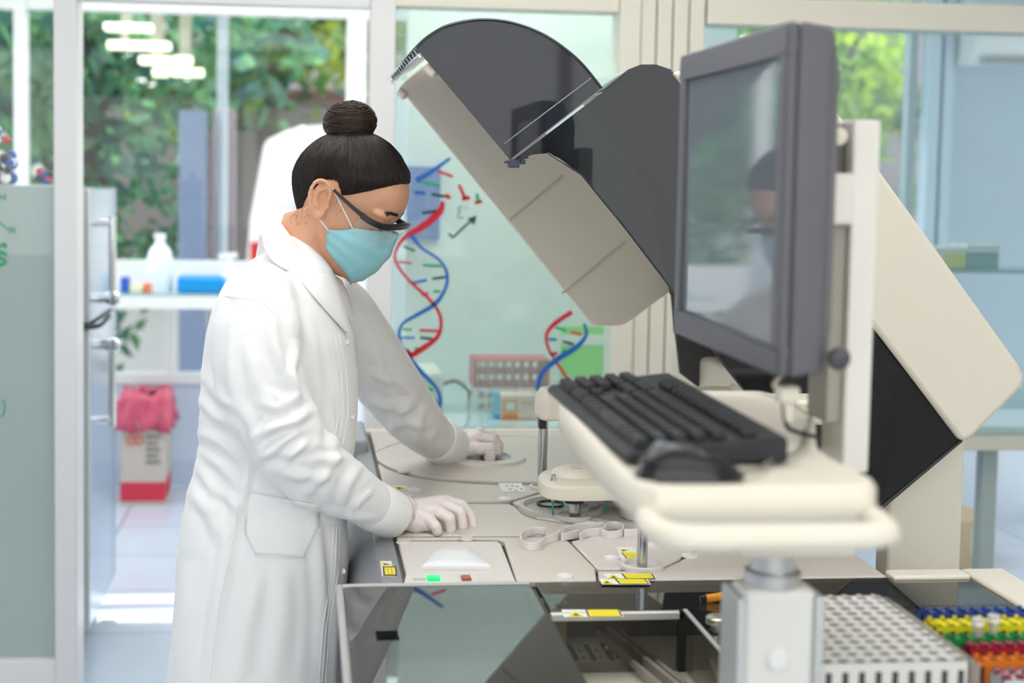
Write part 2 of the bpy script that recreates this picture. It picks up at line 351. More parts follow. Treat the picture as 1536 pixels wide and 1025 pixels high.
helix('small marker drawing of a double helix below the raised hood', [
    ('red_strand', [(c8l([(775,605),(710,650),(682,690),(690,740),(720,790),(762,855)]), [7,7,5,4,4,4])], INKR),
    ('blue_strand', [(c8l([(820,648),(827,690),(790,735),(720,780),(665,830),(648,892)]), [4,5,8,9,7,6])], INKB),
    ('red_rung', rn([(770,678,812,688,4),(698,762,722,755,5)]), INKR), ('green_rung', rn([(716,662,752,672,4),(735,752,755,744,3)]), INKG),
    ('blue_rung', rn([(688,704,720,707,4)]), INKB), ('black_rung', rn([(742,713,782,723,4)]), INKK)])
ar = MB(); stroke(ar, [C8(325,318), C8(340,334)], 3, SY); stroke(ar, [C8(338,334), C8(405,272)], 3.2, SY)
ar.prism([at(*C8(*q), Y=SY) for q in ((393,263),(427,252),(418,288))], (0,-0.0012,0))
tag(ar.build('arrow_drawing', INKK), 'black marker arrow pointing up to the right on the glass pane', 'drawing')
tx = MB(); stroke(tx, c8l([(376,226),(362,222),(358,234),(368,240),(358,250),(362,262),(378,258)]), 2, SY); stroke(tx, [C8(388,218), C8(390,228)], 2, SY)
tag(tx.build('handwritten_number', mat('grey_marker_ink', (0.22, 0.32, 0.30), 0.5)), 'thin grey handwritten 3 prime mark above the black arrow', 'handwriting')
SY2 = PY+0.049
gl = MB(); stroke(gl, [(-2,372),(6,366),(9,372)], 4, SY2); stroke(gl, [(10,383),(2,378),(-4,384),(4,389),(8,394),(0,398),(-8,396)], 4.5, SY2)
tag(gl.build('handwritten_letter', INKG), 'bold green marker S at the left edge of the frosted glass', 'handwriting')
gl = MB(); stroke(gl, [(-3,332),(12,344)], 1.6, SY2); stroke(gl, [(14,350),(15,340)], 1.4, SY2); stroke(gl, [(15,340),(21,350)], 1.4, SY2); stroke(gl, [(21,350),(22,339)], 1.4, SY2)
tag(gl.build('formula_sketch', INKG), 'thin green marker bond line ending in a letter N on the frosted glass', 'drawing')
gl = MB(); stroke(gl, [(0,301),(1,291)], 1.4, SY2); stroke(gl, [(7,301),(8,291)], 1.4, SY2); stroke(gl, [(0,296),(8,296)], 1.2, SY2)
tag(gl.build('handwritten_mark', INKG), 'small green letter H near the top of the frosted glass', 'handwriting')
gl = MB(); stroke(gl, [(3,600),(7,606),(6,620),(1,626)], 2.0, SY2)
tag(gl.build('handwritten_curve', INKG), 'short faint green curve low on the frosted glass', 'handwriting')

# ---- counter behind the drawing pane
cz = zat(700, 640, 4.13)
CT = mat('teal_edge_glass', (0.30, 0.52, 0.50), 0.12, noise=0.05, coat=0.3)
wt = thing('glass_counter', (1.6, 4.5, 0), 'long glass topped counter running behind the analyser on grey legs', 'counter')
MB().box(0.262, 3.2, 4.10, 5.04, cz-0.02, cz).build('glass_top', glass('counter_top_glass', (0.55, 0.72, 0.70), body=(0.48, 0.66, 0.66), bodyfac=0.85, rough=0.08), wt, bevel=0.002)
MB().box(0.262, 3.2, 4.11, 4.16, cz-0.075, cz-0.02).build('front_rail', mat('counter_rail_paint', (0.70, 0.68, 0.60), 0.4), wt, bevel=0.003)
for lx, ly in ((2.12, 4.2), (2.28, 4.9), (0.5, 4.2), (3.1, 4.2)):
    MB().box(lx, lx+0.05, ly, ly+0.05, 0, cz-0.02).build('leg', mat('grey_leg_paint', (0.42, 0.50, 0.50), 0.4), wt, bevel=0.004)
def bx(name, px0, px1, Y0, Y1, z0, h, m, label=None, cat=None, par=None, bevel=0.004):
    x0 = xat(px0, 600, Y0); x1 = xat(px1, 600, Y0)
    o = MB().box(x0, x1, Y0, Y1, z0, z0+h).build(name, m, par, bevel=bevel)
    if label: tag(o, label, cat)
    return o
dv = thing('power_supply_box', (0.35, 4.42, cz), 'low white instrument box with a black cable behind the drawn helix', 'instrument')
bx('casing', 575, 665, 4.34, 4.58, cz, 0.13, mat('device_white', (0.80, 0.80, 0.74), 0.4), par=dv, bevel=0.012)
bx('face_strip', 580, 660, 4.335, 4.34, cz+0.02, 0.03, mat('device_grey', (0.35, 0.4, 0.4), 0.4), par=dv, bevel=0.001)
cp = [Vector((xat(665, 600, 4.45), 4.45, cz+0.08)), Vector((xat(685, 600, 4.45), 4.47, cz+0.085)), Vector((xat(705, 600, 4.45), 4.5, cz+0.05)), Vector((xat(712, 600, 4.45), 4.6, cz+0.006)), Vector((xat(730, 600, 4.45), 4.8, cz+0.006))]
MB().tube(smoothline(cp), 0.006, 8).build('cable', BLACK, dv)
def simple_rack(name, px0, px1, Y0, dy, z0, h, m, label, cols, rows=3):
    x0 = xat(px0, 600, Y0); x1 = xat(px1, 600, Y0); t = thing(name, ((x0+x1)/2, Y0+dy/2, z0), label, 'tube rack')
    for nm, za, zb in (('shelf', 0.0, 0.006), ('shelf', h*0.48, h*0.48+0.005), ('shelf', h-0.006, h)):
        mb = MB()
        mb.box(x0, x1, Y0, Y0+dy, z0+za, z0+zb); mb.build(nm, m, t, bevel=0.001)
    pl = MB()
    for i in range(cols+1):
        xx = lerp(x0+0.004, x1-0.004, i/cols); pl.box(xx-0.003, xx+0.003, Y0+0.002, Y0+0.008, z0, z0+h-0.003); pl.box(xx-0.003, xx+0.003, Y0+dy-0.008, Y0+dy-0.002, z0, z0+h-0.003)
    pl.build('upright', m, t)
    for s in (x0, x1): MB().box(s-0.004, s+0.004, Y0, Y0+dy, z0, z0+h).build('end_panel', m, t, bevel=0.001)
    return t
simple_rack('white_tube_rack', 714, 825, 4.4, 0.14, cz, 0.075, mat('rack_white', (0.82, 0.82, 0.84), 0.4), 'white tube rack under the red rack on the glass counter', 8)
simple_rack('red_tube_rack', 712, 822, 4.4, 0.14, cz+0.0755, 0.088, mat('rack_red', (0.55, 0.03, 0.06), 0.4), 'red tube rack stacked on the white rack behind the glass pane', 8)
bo = thing('reagent_carton', (0.68, 4.28, cz), 'small orange and white carton standing nearest the counter edge', 'carton')
bx('carton_body', 752, 806, 4.25, 4.33, cz, 0.075, mat('carton_peach', (0.85, 0.62, 0.52), 0.5), par=bo)
bx('orange_panel', 754, 777, 4.2485, 4.25, cz+0.002, 0.06, mat('carton_orange', (0.80, 0.25, 0.08), 0.5), par=bo, bevel=0.0003)
bx('white_patch', 760, 772, 4.2475, 4.2485, cz+0.03, 0.022, LWHITE, par=bo, bevel=0.0002)
bx('ink_line', 783, 800, 4.2485, 4.25, cz+0.045, 0.012, mat('carton_red_ink', (0.75, 0.3, 0.25), 0.5), par=bo, bevel=0.0003)
tag(bx('blue_capped_box', 741, 751, 4.27, 4.33, cz, 0.08, mat('cyan_plastic', (0.05, 0.50, 0.80), 0.4)), 'narrow cyan box beside the orange carton', 'box')
gp = thing('green_poster', (1.0, 5.04, 1.0), 'bright green sheet with a white band hanging behind the small helix', 'poster')
za, zb = zat(870, 566, 5.04), zat(870, 490, 5.04)
MB().box(xat(842, 520, 5.04), xat(905, 520, 5.04), 5.035, 5.045, 0.86, zb).build('sheet', mat('poster_green', (0.16, 0.75, 0.06), 0.5), gp)
MB().box(xat(842, 520, 5.04), xat(905, 520, 5.04), 5.031, 5.035, zat(870, 517, 5.04), zat(870, 502, 5.04)).build('white_band', LWHITE, gp)
tag(MB().box(xat(610, 300, 5.0), xat(660, 300, 5.0), 4.99, 5.049, zat(640, 360, 5.0), zat(640, 250, 5.0)).build('blue_board', mat('board_blue', (0.02, 0.12, 0.50), 0.5)), 'blue board hanging behind the top of the drawn helix', 'board')
tag(MB().box(xat(590, 300, 5.6), xat(622, 300, 5.6), 5.55, 5.6, 0.0, 1.95).build('folded_banner', mat('banner_white', (0.80, 0.86, 0.95), 0.5)), 'narrow pale banner standing behind the pane beside the post', 'banner')
# things at the counter beside the big machine
bk = thing('squeeze_bottle', (xat(1008, 550, 4.5), 4.5, cz), 'small dark bottle on the counter behind the keyboard', 'bottle')
MB().lathe(bk.location, [(0.03, 0), (0.032, 0.01), (0.032, 0.10), (0.014, 0.13), (0.012, 0.15)], 20).build('bottle_body', mat('dark_green_plastic', (0.03, 0.06, 0.05), 0.3), bk)
MB().lathe(bk.location+Vector((0,0,0.15)), [(0.016, 0), (0.016, 0.025), (0.008, 0.03)], 16).build('cap', BLACK, bk)
# shelf in the right hand room with boxes
sz = zat(1480, 402, 4.6)
sh = thing('glass_shelf', (2.3, 4.6, sz), 'teal edged glass shelf behind the right hand pane', 'shelf')
MB().box(1.9, 3.4, 4.5, 4.75, sz-0.012, sz).build('shelf_board', glass('shelf_glass', (0.5, 0.75, 0.7), body=(0.35, 0.6, 0.56), bodyfac=0.6), sh)
for x in (2.05, 2.95): MB().box(x, x+0.03, 4.7, 4.75, cz, 2.2).build('upright', mat('shelf_upright', (0.62, 0.70, 0.76), 0.4), sh, bevel=0.003)
t = thing('yellow_lidded_box', (2.08, 4.6, sz), 'white box with a yellow band at the left end of the shelf', 'box')
MB().box(xat(1398, 380, 4.55), xat(1449, 380, 4.55), 4.55, 4.68, sz, sz+0.07).build('box_body', LWHITE, t, bevel=0.003)
MB().box(xat(1416, 380, 4.549), xat(1449, 380, 4.549), 4.546, 4.55, sz+0.004, sz+0.05).build('yellow_band', mat('band_yellow', (0.85, 0.78, 0.12), 0.5), t)
t = thing('teal_box', (2.2, 4.6, sz), 'teal box with a white lid next to the yellow banded box', 'box')
MB().box(xat(1451, 380, 4.55), xat(1499, 380, 4.55), 4.55, 4.68, sz, sz+0.052).build('box_body', mat('box_teal', (0.16, 0.42, 0.42), 0.5), t, bevel=0.003)
MB().box(xat(1450, 380, 4.55), xat(1500, 380, 4.55), 4.548, 4.682, sz+0.053, sz+0.08).build('lid', LWHITE, t, bevel=0.003)
ac = thing('air_conditioner', (2.9, 6.1, 1.95), 'white rounded air conditioner high on the grey wall', 'air conditioner')
zc = zat(1500, 95, 6.1); xl = xat(1462, 70, 6.1)
prof = [(0, 0), (-0.12, 0.0), (-0.19, 0.05), (-0.22, 0.14), (-0.20, 0.26), (-0.1, 0.3), (0, 0.3)]
MB().prism([Vector((xl, 6.3+a, zc+h)) for a, h in prof], (0.9, 0, 0)).build('housing', WHITE, ac, bevel=0.01)
MB().box(xl+0.06, xl+0.84, 6.11, 6.16, zc-0.004, zc+0.012).build('air_outlet', mat('vent_grey', (0.4, 0.42, 0.45), 0.5), ac)
cb = thing('cardboard_carton', (2.65, 5.6, 0), 'brown cardboard carton on the floor under the right counter', 'carton')
MB().box(xat(1430, 800, 5.5), xat(1492, 800, 5.5), 5.5, 5.75, 0, 0.2).build('carton_body', mat('cardboard', (0.50, 0.40, 0.26), 0.7, noise=0.08), cb, bevel=0.003)
MB().box(xat(1458, 800, 5.5), xat(1480, 800, 5.5), 5.497, 5.5, 0.05, 0.17).build('paper_label', mat('paper', (0.7, 0.7, 0.62), 0.6), cb)

# ---- fridge
fr = thing('refrigerator', (-1.0, 4.82, 0), 'tall stainless two door refrigerator behind the left post', 'refrigerator')
FX = -0.66; SS = mat('stainless_door', (0.52, 0.57, 0.64), 0.22, 0.85, noise=0.05, stretch=(1, 1, 8)); FZ = zat(160, 283, 4.8)
zsplit = zat(155, 483, 4.6)
MB().box(-1.33, FX-0.07, 4.49, 5.15, 0.05, FZ).build('cabinet', mat('fridge_side', (0.35, 0.38, 0.38), 0.4), fr, bevel=0.006)
for nm, a, b_, hz in (('door', 0.13, zsplit-0.008, zsplit-0.10), ('door', zsplit+0.008, FZ, zsplit+0.06)):
    P = rrect(FX-0.06, FX, 4.5, 5.14, 0.02, a)
    d = MB().prism(P, (0, 0, b_-a)).build(nm, SS, fr, bevel=0.004)
    MB().box(FX-0.058, FX-0.0, 4.488, 4.502, a, b_).build('edge_trim', mat('trim_silver', (0.66, 0.66, 0.65), 0.35, 0.3), d, bevel=0.003)
    hd = MB(); s = 1 if a > 0.5 else -1
    hz0 = zsplit+s*0.075; hd.lathe((FX, 4.60, hz0), [(0.016, 0), (0.016, 0.03), (0.024, 0.045), (0.026, 0.065), (0.016, 0.078)], 16, axis=(1, 0, 0)); hd.tube([(FX+0.055, 4.60, hz0), (FX+0.055, 4.60, hz0+s*0.26)], 0.012, 12)
    hd.lathe((FX, 4.60, hz0+s*0.24), [(0.012, 0), (0.012, 0.055)], 12, axis=(1, 0, 0)); hd.build('handle', mat('chrome', (0.8, 0.8, 0.82), 0.08, 1.0), d)
MB().box(-1.3, FX-0.08, 4.52, 5.1, 0, 0.06).build('plinth', BLACK, fr)
MB().tube(smoothline([(FX-0.08, 4.47, zsplit), (FX-0.02, 4.47, zsplit-0.004), (FX+0.03, 4.5, zsplit), (FX+0.045, 4.6, zsplit+0.02)]), 0.008, 8).build('strap', BLACK, fr)
# ---- far bench with its things
bz = zat(240, 438, 6.9)
be = thing('window_bench', (-0.5, 6.95, 0), 'narrow pale glass bench under the far window', 'bench')
MB().box(-1.05, 0.3, 6.78, 7.15, bz-0.012, bz).build('bench_top', glass('bench_glass', (0.6, 0.8, 0.78), body=(0.5, 0.68, 0.7), bodyfac=0.7), be)
MB().box(-1.05, 0.3, 6.78, 6.82, bz-0.07, bz-0.012).build('rail', WHITE, be)
for x in (-1.02, 0.25): MB().box(x, x+0.04, 6.8, 6.84, 0, bz-0.07).build('leg', WHITE, be)
bt = thing('white_bottle', (xat(240, 400, 6.9), 6.9, bz), 'tall white translucent bottle on the far bench', 'bottle')
MB().lathe(bt.location, [(0.055, 0), (0.06, 0.01), (0.06, 0.16), (0.05, 0.20), (0.022, 0.235), (0.022, 0.25)], 20).build('bottle_body', mat('bottle_white', (0.80, 0.88, 0.95), 0.4), bt)
MB().lathe(bt.location+Vector((0,0,0.25)), [(0.026, 0), (0.026, 0.03)], 16).build('cap', WHITE, bt)
def smallbox(nm, a, b_, h, c, label, cat='box'):
    tag(MB().box(xat(a, 430, 6.85), xat(b_, 430, 6.85), 6.85, 6.95, bz, bz+h).build(nm, mat(nm+'_plastic', c, 0.4), bevel=0.006), label, cat)
smallbox('blue_cup', 180, 192, 0.07, (0.02, 0.12, 0.55), 'tiny dark blue cup at the left end of the far bench', 'cup')
smallbox('cream_dish', 194, 214, 0.035, (0.80, 0.82, 0.55), 'small cream dish between the blue cup and the orange box', 'dish')
smallbox('orange_box', 216, 237, 0.045, (0.85, 0.22, 0.10), 'small orange box at the foot of the white bottle')
tr = MB(); x0, x1 = xat(265, 430, 6.85), xat(338, 430, 6.85); tr.box(x0, x1, 6.84, 7.04, bz, bz+0.075)
tag(tr.build('blue_tray', mat('tray_blue', (0.0, 0.30, 0.72), 0.35), bevel=0.012), 'bright blue plastic tray on the far bench behind the woman', 'tray')
sb = thing('spray_bottle', (xat(345, 400, 6.92), 6.92, bz), 'white spray bottle standing behind the woman\'s shoulder', 'bottle')
MB().lathe(sb.location, [(0.04, 0), (0.042, 0.1), (0.015, 0.14), (0.013, 0.16)], 16).build('bottle_body', mat('bottle_white'  , (0.8, 0.88, 0.95), 0.4), sb)
MB().obox(sb.location+Vector((-0.01, 0, 0.175)), (0.045, 0, 0.004), (0, 0.012, 0), (0, 0, 0.014)).build('spray_head', WHITE, sb, bevel=0.003)
# ---- waste box with red bag
wx0, wx1 = xat(181, 700, 6.75), xat(257, 700, 6.75); wh = zat(220, 618, 6.75)
wb = thing('waste_carton', ((wx0+wx1)/2, 6.9, 0), 'tan cardboard waste carton with a red base band and a pink red bag', 'waste box')
CARD = mat('cardboard_tan', (0.52, 0.46, 0.40), 0.7, noise=0.05)
MB().box(wx0, wx1-0.03, 6.75, 7.05, 0, wh).build('carton_body', CARD, wb, bevel=0.003)
MB().box(wx0-0.001, wx1-0.029, 6.747, 7.051, 0.02, 0.11).build('red_band', mat('band_red', (0.60, 0.03, 0.06), 0.6), wb)
q = MB(); cx = lerp(wx0, wx1, 0.28); zz = wh*0.72
for k in range(3):
    a = 2*pi*k/3+pi/2; c = Vector((cx+0.022*cos(a), 6.746, zz+0.022*sin(a)))
    q.tube([c+Vector((0.018*cos(t/14*2*pi), 0, 0.018*sin(t/14*2*pi))) for t in range(15)], 0.0035, 6)
q.build('hazard_emblem', mat('emblem_red', (0.65, 0.06, 0.04), 0.6), wb)
q = MB()
for k in range(5): q.box(lerp(wx0, wx1, 0.5), lerp(wx0, wx1, 0.78-0.05*(k % 2)), 6.745, 6.748, zz-0.03*k, zz-0.03*k+0.012)
q.build('printed_lines', mat('print_grey', (0.2, 0.17, 0.15), 0.6), wb)
rows = []; random.seed(3)
for j in range(9):
    r = []
    for i in range(41):
        a = 2*pi*i/40; ux = max(-1, min(1, 1.35*cos(a))); uy = max(-1, min(1, 1.35*sin(a))); f = j/8
        off = 0.012+0.012*sin(a*9+j)+0.006*sin(a*23)
        z = wh+0.03+0.05*sin(f*pi)-f*f*0.12+0.012*sin(a*7+j*0.6)
        rr = (0.45+0.55*min(1, f*2.4))
        r.append(Vector(((wx0+wx1-0.03)/2+ux*((wx1-wx0-0.03)/2+off*f*1.6)*rr, 6.9+uy*(0.15+off*f*1.6)*rr, z+0.03*(1-f))))
    rows.append(r)
MB().grid(rows).build('waste_bag', mat('bag_pink_red', (0.62, 0.09, 0.16), 0.25, noise=0.1, sss=0), wb, solid=0.002, ang=80)
# ---- molecule models behind the left glass
mm = thing('molecule_model', (-0.88, 4.38, zf), 'ball and stick molecule model on the ledge above the frosted glass', 'molecular model')
struct('trim_8', MB().box(-2.2, -0.73, PY+0.06, 4.52, zf-0.02, zf), WHITE)
random.seed(5); cols = [mat('ball_red', (0.65, 0.03, 0.04), 0.25), mat('ball_black', (0.02, 0.03, 0.04), 0.25), mat('ball_white', (0.85, 0.85, 0.85), 0.25), mat('ball_blue', (0.03, 0.1, 0.45), 0.25)]
pts = []
for k in range(26):
    px = random.uniform(-14, 20); py = 275-abs(random.gauss(0, 34)) if k > 8 else random.uniform(225, 275)
    P = at(px, max(195, py), Y=random.uniform(4.3, 4.45)); pts.append(P); P.z = max(P.z, zf+0.02)
    MB().sphere(P, random.choice([0.012, 0.016, 0.019]), 14, 10).build('atom_ball', cols[k % 4], mm)
rd = MB()
for i, p_ in enumerate(pts):
    near = sorted(pts, key=lambda q: (q-p_).length)[1:3]
    for n_ in near: rd.tube([p_, n_], 0.0035, 6)
rd.build('bond_rods', mat('rod_grey', (0.5, 0.5, 0.52), 0.3), mm)
m2 = thing('small_molecule_model', (-0.77, 4.4, zf), 'small red and blue molecule model beside the left post', 'molecular model')
pz = [(58, 268, 1), (65, 262, 3), (72, 268, 0), (60, 258, 0), (76, 262, 1), (70, 271, 3)]
for a, b_, c in pz: P = at(a, b_, Y=4.38); P.z = max(P.z, zf+0.014); MB().sphere(P, 0.013, 12, 8).build('atom_ball', cols[c], m2)

# ================================================================ outdoors
struct('ground', MB().box(-14, 16, 7.36, 40, -0.12, -0.05), mat('paving', (0.45, 0.42, 0.40), 0.8, noise=0.15, nscale=1.5))
def crown(name, cx, cy, cz_, rx, ry, rz, n, m, label, cat='tree', trunk=True, lsz=0.13, seed=1, hang=0):
    random.seed(seed); t = thing(name, (cx, cy, -0.05), label, cat); mb = MB()
    cl = [(random.gauss(0, 0.45), random.gauss(0, 0.45), random.gauss(0, 0.45)) for _ in range(max(10, n//90))]
    for k in range(n):
        c = random.choice(cl); P = Vector((cx+(c[0]+random.gauss(0, 0.17))*rx, cy+(c[1]+random.gauss(0, 0.17))*ry, cz_+(c[2]+random.gauss(0, 0.17))*rz-random.random()**3*hang))
        a = Vector((random.gauss(0, 1), random.gauss(0, 1), random.gauss(0, 1))).normalized(); b_ = a.cross(Vector((random.gauss(0, 1), random.gauss(0, 1), random.gauss(0, 1)))).normalized()
        s = lsz*random.uniform(0.6, 1.3); P.z = max(P.z, 0.02+s)
        mb.add([P-a*s, P-b_*s*0.45+a*0.1*s, P+a*s, P+b_*s*0.45+a*0.1*s], [(0, 1, 2, 3)])
    mb.build('foliage', m, t, smooth=False, fixn=False)
    if trunk:
        tb = MB().tube(smoothline([(cx, cy, -0.05), (cx+0.08, cy, 1.0), (cx-0.05, cy+0.05, 2.0), (cx, cy, cz_)]), [0.16-0.003*k for k in range(25)], 10)
        for k in range(6):
            a = random.uniform(0, 2*pi); tb.tube([(cx, cy, cz_-0.7+0.1*k), (cx+cos(a)*rx*0.5, cy+sin(a)*ry*0.5, cz_+0.1*k+0.3)], [0.05, 0.015], 6)
        tb.build('trunk', mat('bark', (0.12, 0.09, 0.07), 0.8, noise=0.3), t)
    return t
L1 = leafmat('leaf_green', (0.02, 0.09, 0.045), (0.20, 0.34, 0.05)); L2 = leafmat('leaf_yellow_green', (0.08, 0.24, 0.05), (0.60, 0.72, 0.06)); L3 = leafmat('leaf_blue_green', (0.02, 0.13, 0.11), (0.15, 0.38, 0.15))
tag(MB().box(-3.0, -0.72, 11.0, 11.2, -0.05, 0.9).build('low_white_wall', WHITE, bevel=0.01), 'low white wall outside showing between the leaves behind the shrub', 'wall')  # added wall, its white stands in for sunlit blobs behind the leaves
tag(MB().box(-5.5, -2.0, 16.0, 16.3, -0.05, 2.6).build('pale_house', mat('house_pale', (0.6, 0.62, 0.62), 0.7, noise=0.1, nscale=1)), 'pale house wall far behind the dark tree', 'building')
crown('broadleaf_tree', -1.7, 11.5, 2.6, 1.5, 1.2, 1.35, 2500, L3, 'dark blue green tree filling the upper left of the far window', seed=2)
crown('leafy_tree', -0.3, 13.4, 3.3, 2.0, 1.2, 0.9, 2500, L1, 'green tree with hanging branches over the parked white van', seed=3, hang=0.6)
crown('bright_tree', 0.55, 13.0, 2.75, 0.6, 0.5, 0.65, 1300, L2, 'sunlit yellow green tree beside the right frame of the far window', seed=4, lsz=0.09)
crown('shrub', -1.5, 10.2, 0.9, 0.8, 0.6, 0.9, 900, L3, 'green shrub below the dark tree outside', 'shrub', trunk=False, seed=6, lsz=0.08)
crown('corner_tree', -4.3, 12, 1.9, 1.6, 1.0, 1.6, 1700, L1, 'green tree seen through the clear glass at the far left', seed=8)
crown('side_tree', 4.1, 11.5, 2.4, 1.1, 0.8, 1.2, 2600, L2, 'sunlit tree seen through the right window beside the monitor', seed=9, lsz=0.1)
crown('side_palm_shrub', 4.7, 12.5, 1.7, 0.9, 0.8, 1.0, 1300, L1, 'darker shrub lower down in the right window', 'shrub', trunk=False, seed=10, lsz=0.1)
tag(MB().box(-1.4, 4, 19, 19.4, -0.05, 3.4).build('far_building', mat('building_wall', (0.20, 0.19, 0.20), 0.8, noise=0.3, nscale=1)), 'dim grey building closing the view beyond the trees', 'building')
tag(MB().box(5.0, 11.5, 19, 19.4, -0.05, 5.5).build('brick_building', mat('brick_mauve', (0.30, 0.22, 0.23), 0.8, noise=0.3, nscale=1)), 'mauve building behind the tree in the right window', 'building')
gw = MB().box(-2.2, 5.0, 14.0, 14.2, -0.05, 2.3); g = tag(gw.build('garden_wall', mat('mauve_wall', (0.40, 0.35, 0.37), 0.8, noise=0.1, nscale=2)), 'mauve grey garden wall behind the parked white van', 'wall')
MB().box(-2.2, 5.0, 13.96, 14.24, 2.3, 2.4).build('wall_coping', mat('coping_red', (0.42, 0.16, 0.15), 0.7), g)
pc = tag(MB().box(xat(268, 300, 8.8), xat(308, 300, 8.8), 8.8, 9.0, -0.05, zat(290, 165, 8.8)).build('outdoor_pillar', mat('pillar_blue_grey', (0.16, 0.21, 0.32), 0.6, noise=0.1), bevel=0.01), 'blue grey pillar standing outside the far window', 'pillar')
pc = tag(MB().box(xat(318, 300, 9.2), xat(352, 300, 9.2), 9.2, 9.35, -0.05, zat(335, 165, 9.2)).build('outdoor_door_panel', mat('panel_plum', (0.24, 0.20, 0.22), 0.6, noise=0.2), bevel=0.01), 'dull plum panel outside next to the blue grey pillar', 'panel')
tag(MB().tube([(xat(333, 300, 9.0), 9.0, -0.05), (xat(333, 300, 9.0), 9.0, 2.9)], 0.035, 12).build('lamp_post', mat('pole_grey', (0.4, 0.47, 0.52), 0.5)), 'thin grey pole rising outside behind the panel', 'pole')
# parked white van
vx = xat(370, 260, 10.0)
van = thing('parked_van', (vx+0.8, 11.2, -0.05), 'bright white van parked outside behind the woman\'s head', 'van')
VW = mat('van_white', (0.9, 0.9, 0.9), 0.25, coat=0.5)
z1 = zat(430, 185, 10.0)
MB().prism([Vector((vx+a, 10.0, h)) for a, h in ((0, 0.25), (0, 0.95), (0.02, 1.25), (0.12, z1-0.12), (0.35, z1-0.02), (0.8, z1+0.02), (1.5, z1), (1.68, z1-0.15), (1.8, 1.0), (1.8, 0.25))], (0, 2.4, 0)).build('body', VW, van, bevel=0.05, seg=3)
MB().box(vx+0.2, vx+1.6, 9.97, 10.0, z1-0.28-0.3, z1-0.25).build('rear_window', mat('van_window', (0.75, 0.8, 0.85), 0.1, coat=1), van, bevel=0.01)
for x in (vx+0.05, vx+1.55):
    for yy in (10.4, 11.7): MB().lathe((x, yy, 0.25), [(0.12, 0), (0.3, 0.0), (0.3, 0.2), (0.12, 0.2)], 24, axis=(1, 0, 0)).build('wheel', BLACK, van)
for x in (vx+0.03, vx+1.67): MB().box(x, x+0.1, 9.96, 10.02, 0.85, 1.1).build('tail_lamp', mat('tail_red', (0.6, 0.02, 0.02), 0.2), van)
# glowing bars standing in for ceiling lamps reflected in the glass
EM = mat('lamp_glow', (1, 1, 0.8), 0.4, emit=(1.0, 1.0, 0.72), estr=1.0)
lamps = [(155, 228, 40, 'highest and longest'), (160, 212, 67, 'second'), (205, 255, 68, ''), (208, 255, 90, ''), (258, 288, 90, ''), (228, 252, 108, ''), (256, 305, 108, '')]
desc = ['wide pale strip lamp, topmost of the staggered strip lamps outside', 'pale strip lamp just below the topmost one, left end', 'pale strip lamp to the right of the second row', 'short pale strip lamp in the third row', 'small pale lamp right of the third row', 'small dim lamp at the left of the lowest row', 'long pale strip lamp lowest and rightmost of the staggered row']
for kk, ((a, b_, y, _), ds) in enumerate(zip(lamps, desc)):
    LY = 8.44+0.15*kk; A = at(a, y-7, Y=LY); B = at(b_, y+7, Y=LY); t = thing('strip_lamp', ((A.x+B.x)/2, LY+0.05, B.z), ds, 'lamp', 'strip lamps outside the far window')
    MB().box(A.x, B.x, LY, LY+0.1, B.z, A.z).build('diffuser', EM, t, bevel=0.01)
    MB().box((A.x+B.x)/2-0.02, (A.x+B.x)/2+0.02, LY+0.03, LY+0.07, A.z, 2.95).build('hanger', mat('hanger_olive', (0.45, 0.47, 0.36), 0.6), t)
struct('walkway_roof', MB().box(-2.4, 2.0, 7.36, 8.05, 2.95, 3.0).box(-2.4, 2.0, 8.24, 8.28, 2.95, 3.0).box(-2.4, 2.0, 8.42, 10.1, 2.95, 3.0), WHITE)  # slabs out of view, spaced to cut the sun patch on the floor
# ================================================================ the analyser
ZD = 0.95
def dk(px, py, Z=ZD): return at(px, py, Z=Z)
an = thing('laboratory_analyser', (0.62, 2.4, 0), 'large cream floor standing laboratory analyser with a flat worktop full of covers', 'analyser')
YN, YF, XL, XR = 2.135, 3.43, 0.162, 1.06
mb = MB().box(0.135, 1.13, 1.3, 2.16, 0.05, 0.78).box(0.135, 1.06, 2.16, 3.46, 0.05, 0.78); mb.build('cabinet', CREAM, an, bevel=0.01)
mb = MB().box(0.10, 1.10, 1.3, 3.4, 0, 0.05); mb.build('plinth', BLACK, an)
# grey bevelled band on the operator side
prof = [(0.158, ZD-0.004), (0.125, ZD-0.006), (0.100, ZD-0.03), (0.075, ZD-0.12), (0.075, 0.55), (0.10, 0.45), (0.134, 0.45), (0.158, 0.78)]
MB().prism([Vector((a, 2.12, h)) for a, h in prof], (0, 1.33, 0)).build('grey_side_band', mat('side_band_grey', (0.26, 0.265, 0.28), 0.4, noise=0.03), an, bevel=0.003)
MB().box(0.07, 0.15, 3.2, 3.47, ZD-0.03, ZD+0.02).build('corner_block', mat('block_grey', (0.34, 0.37, 0.40), 0.4), an, bevel=0.008)
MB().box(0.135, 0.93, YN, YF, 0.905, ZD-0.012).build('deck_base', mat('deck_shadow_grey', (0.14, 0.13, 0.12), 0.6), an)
for q_ in ((0.135, 0.165, 1.3, 2.14, 0.78, ZD-0.03), (1.06, 1.13, 1.3, 2.16, 0.78, ZD+0.004), (0.932, 1.058, 2.12, 2.16, 0.78, ZD+0.004), (0.135, 0.93, YF-0.005, YF+0.03, 0.78, ZD+0.002)): MB().box(*q_).build('outer_rim', CREAM, an, bevel=0.004)
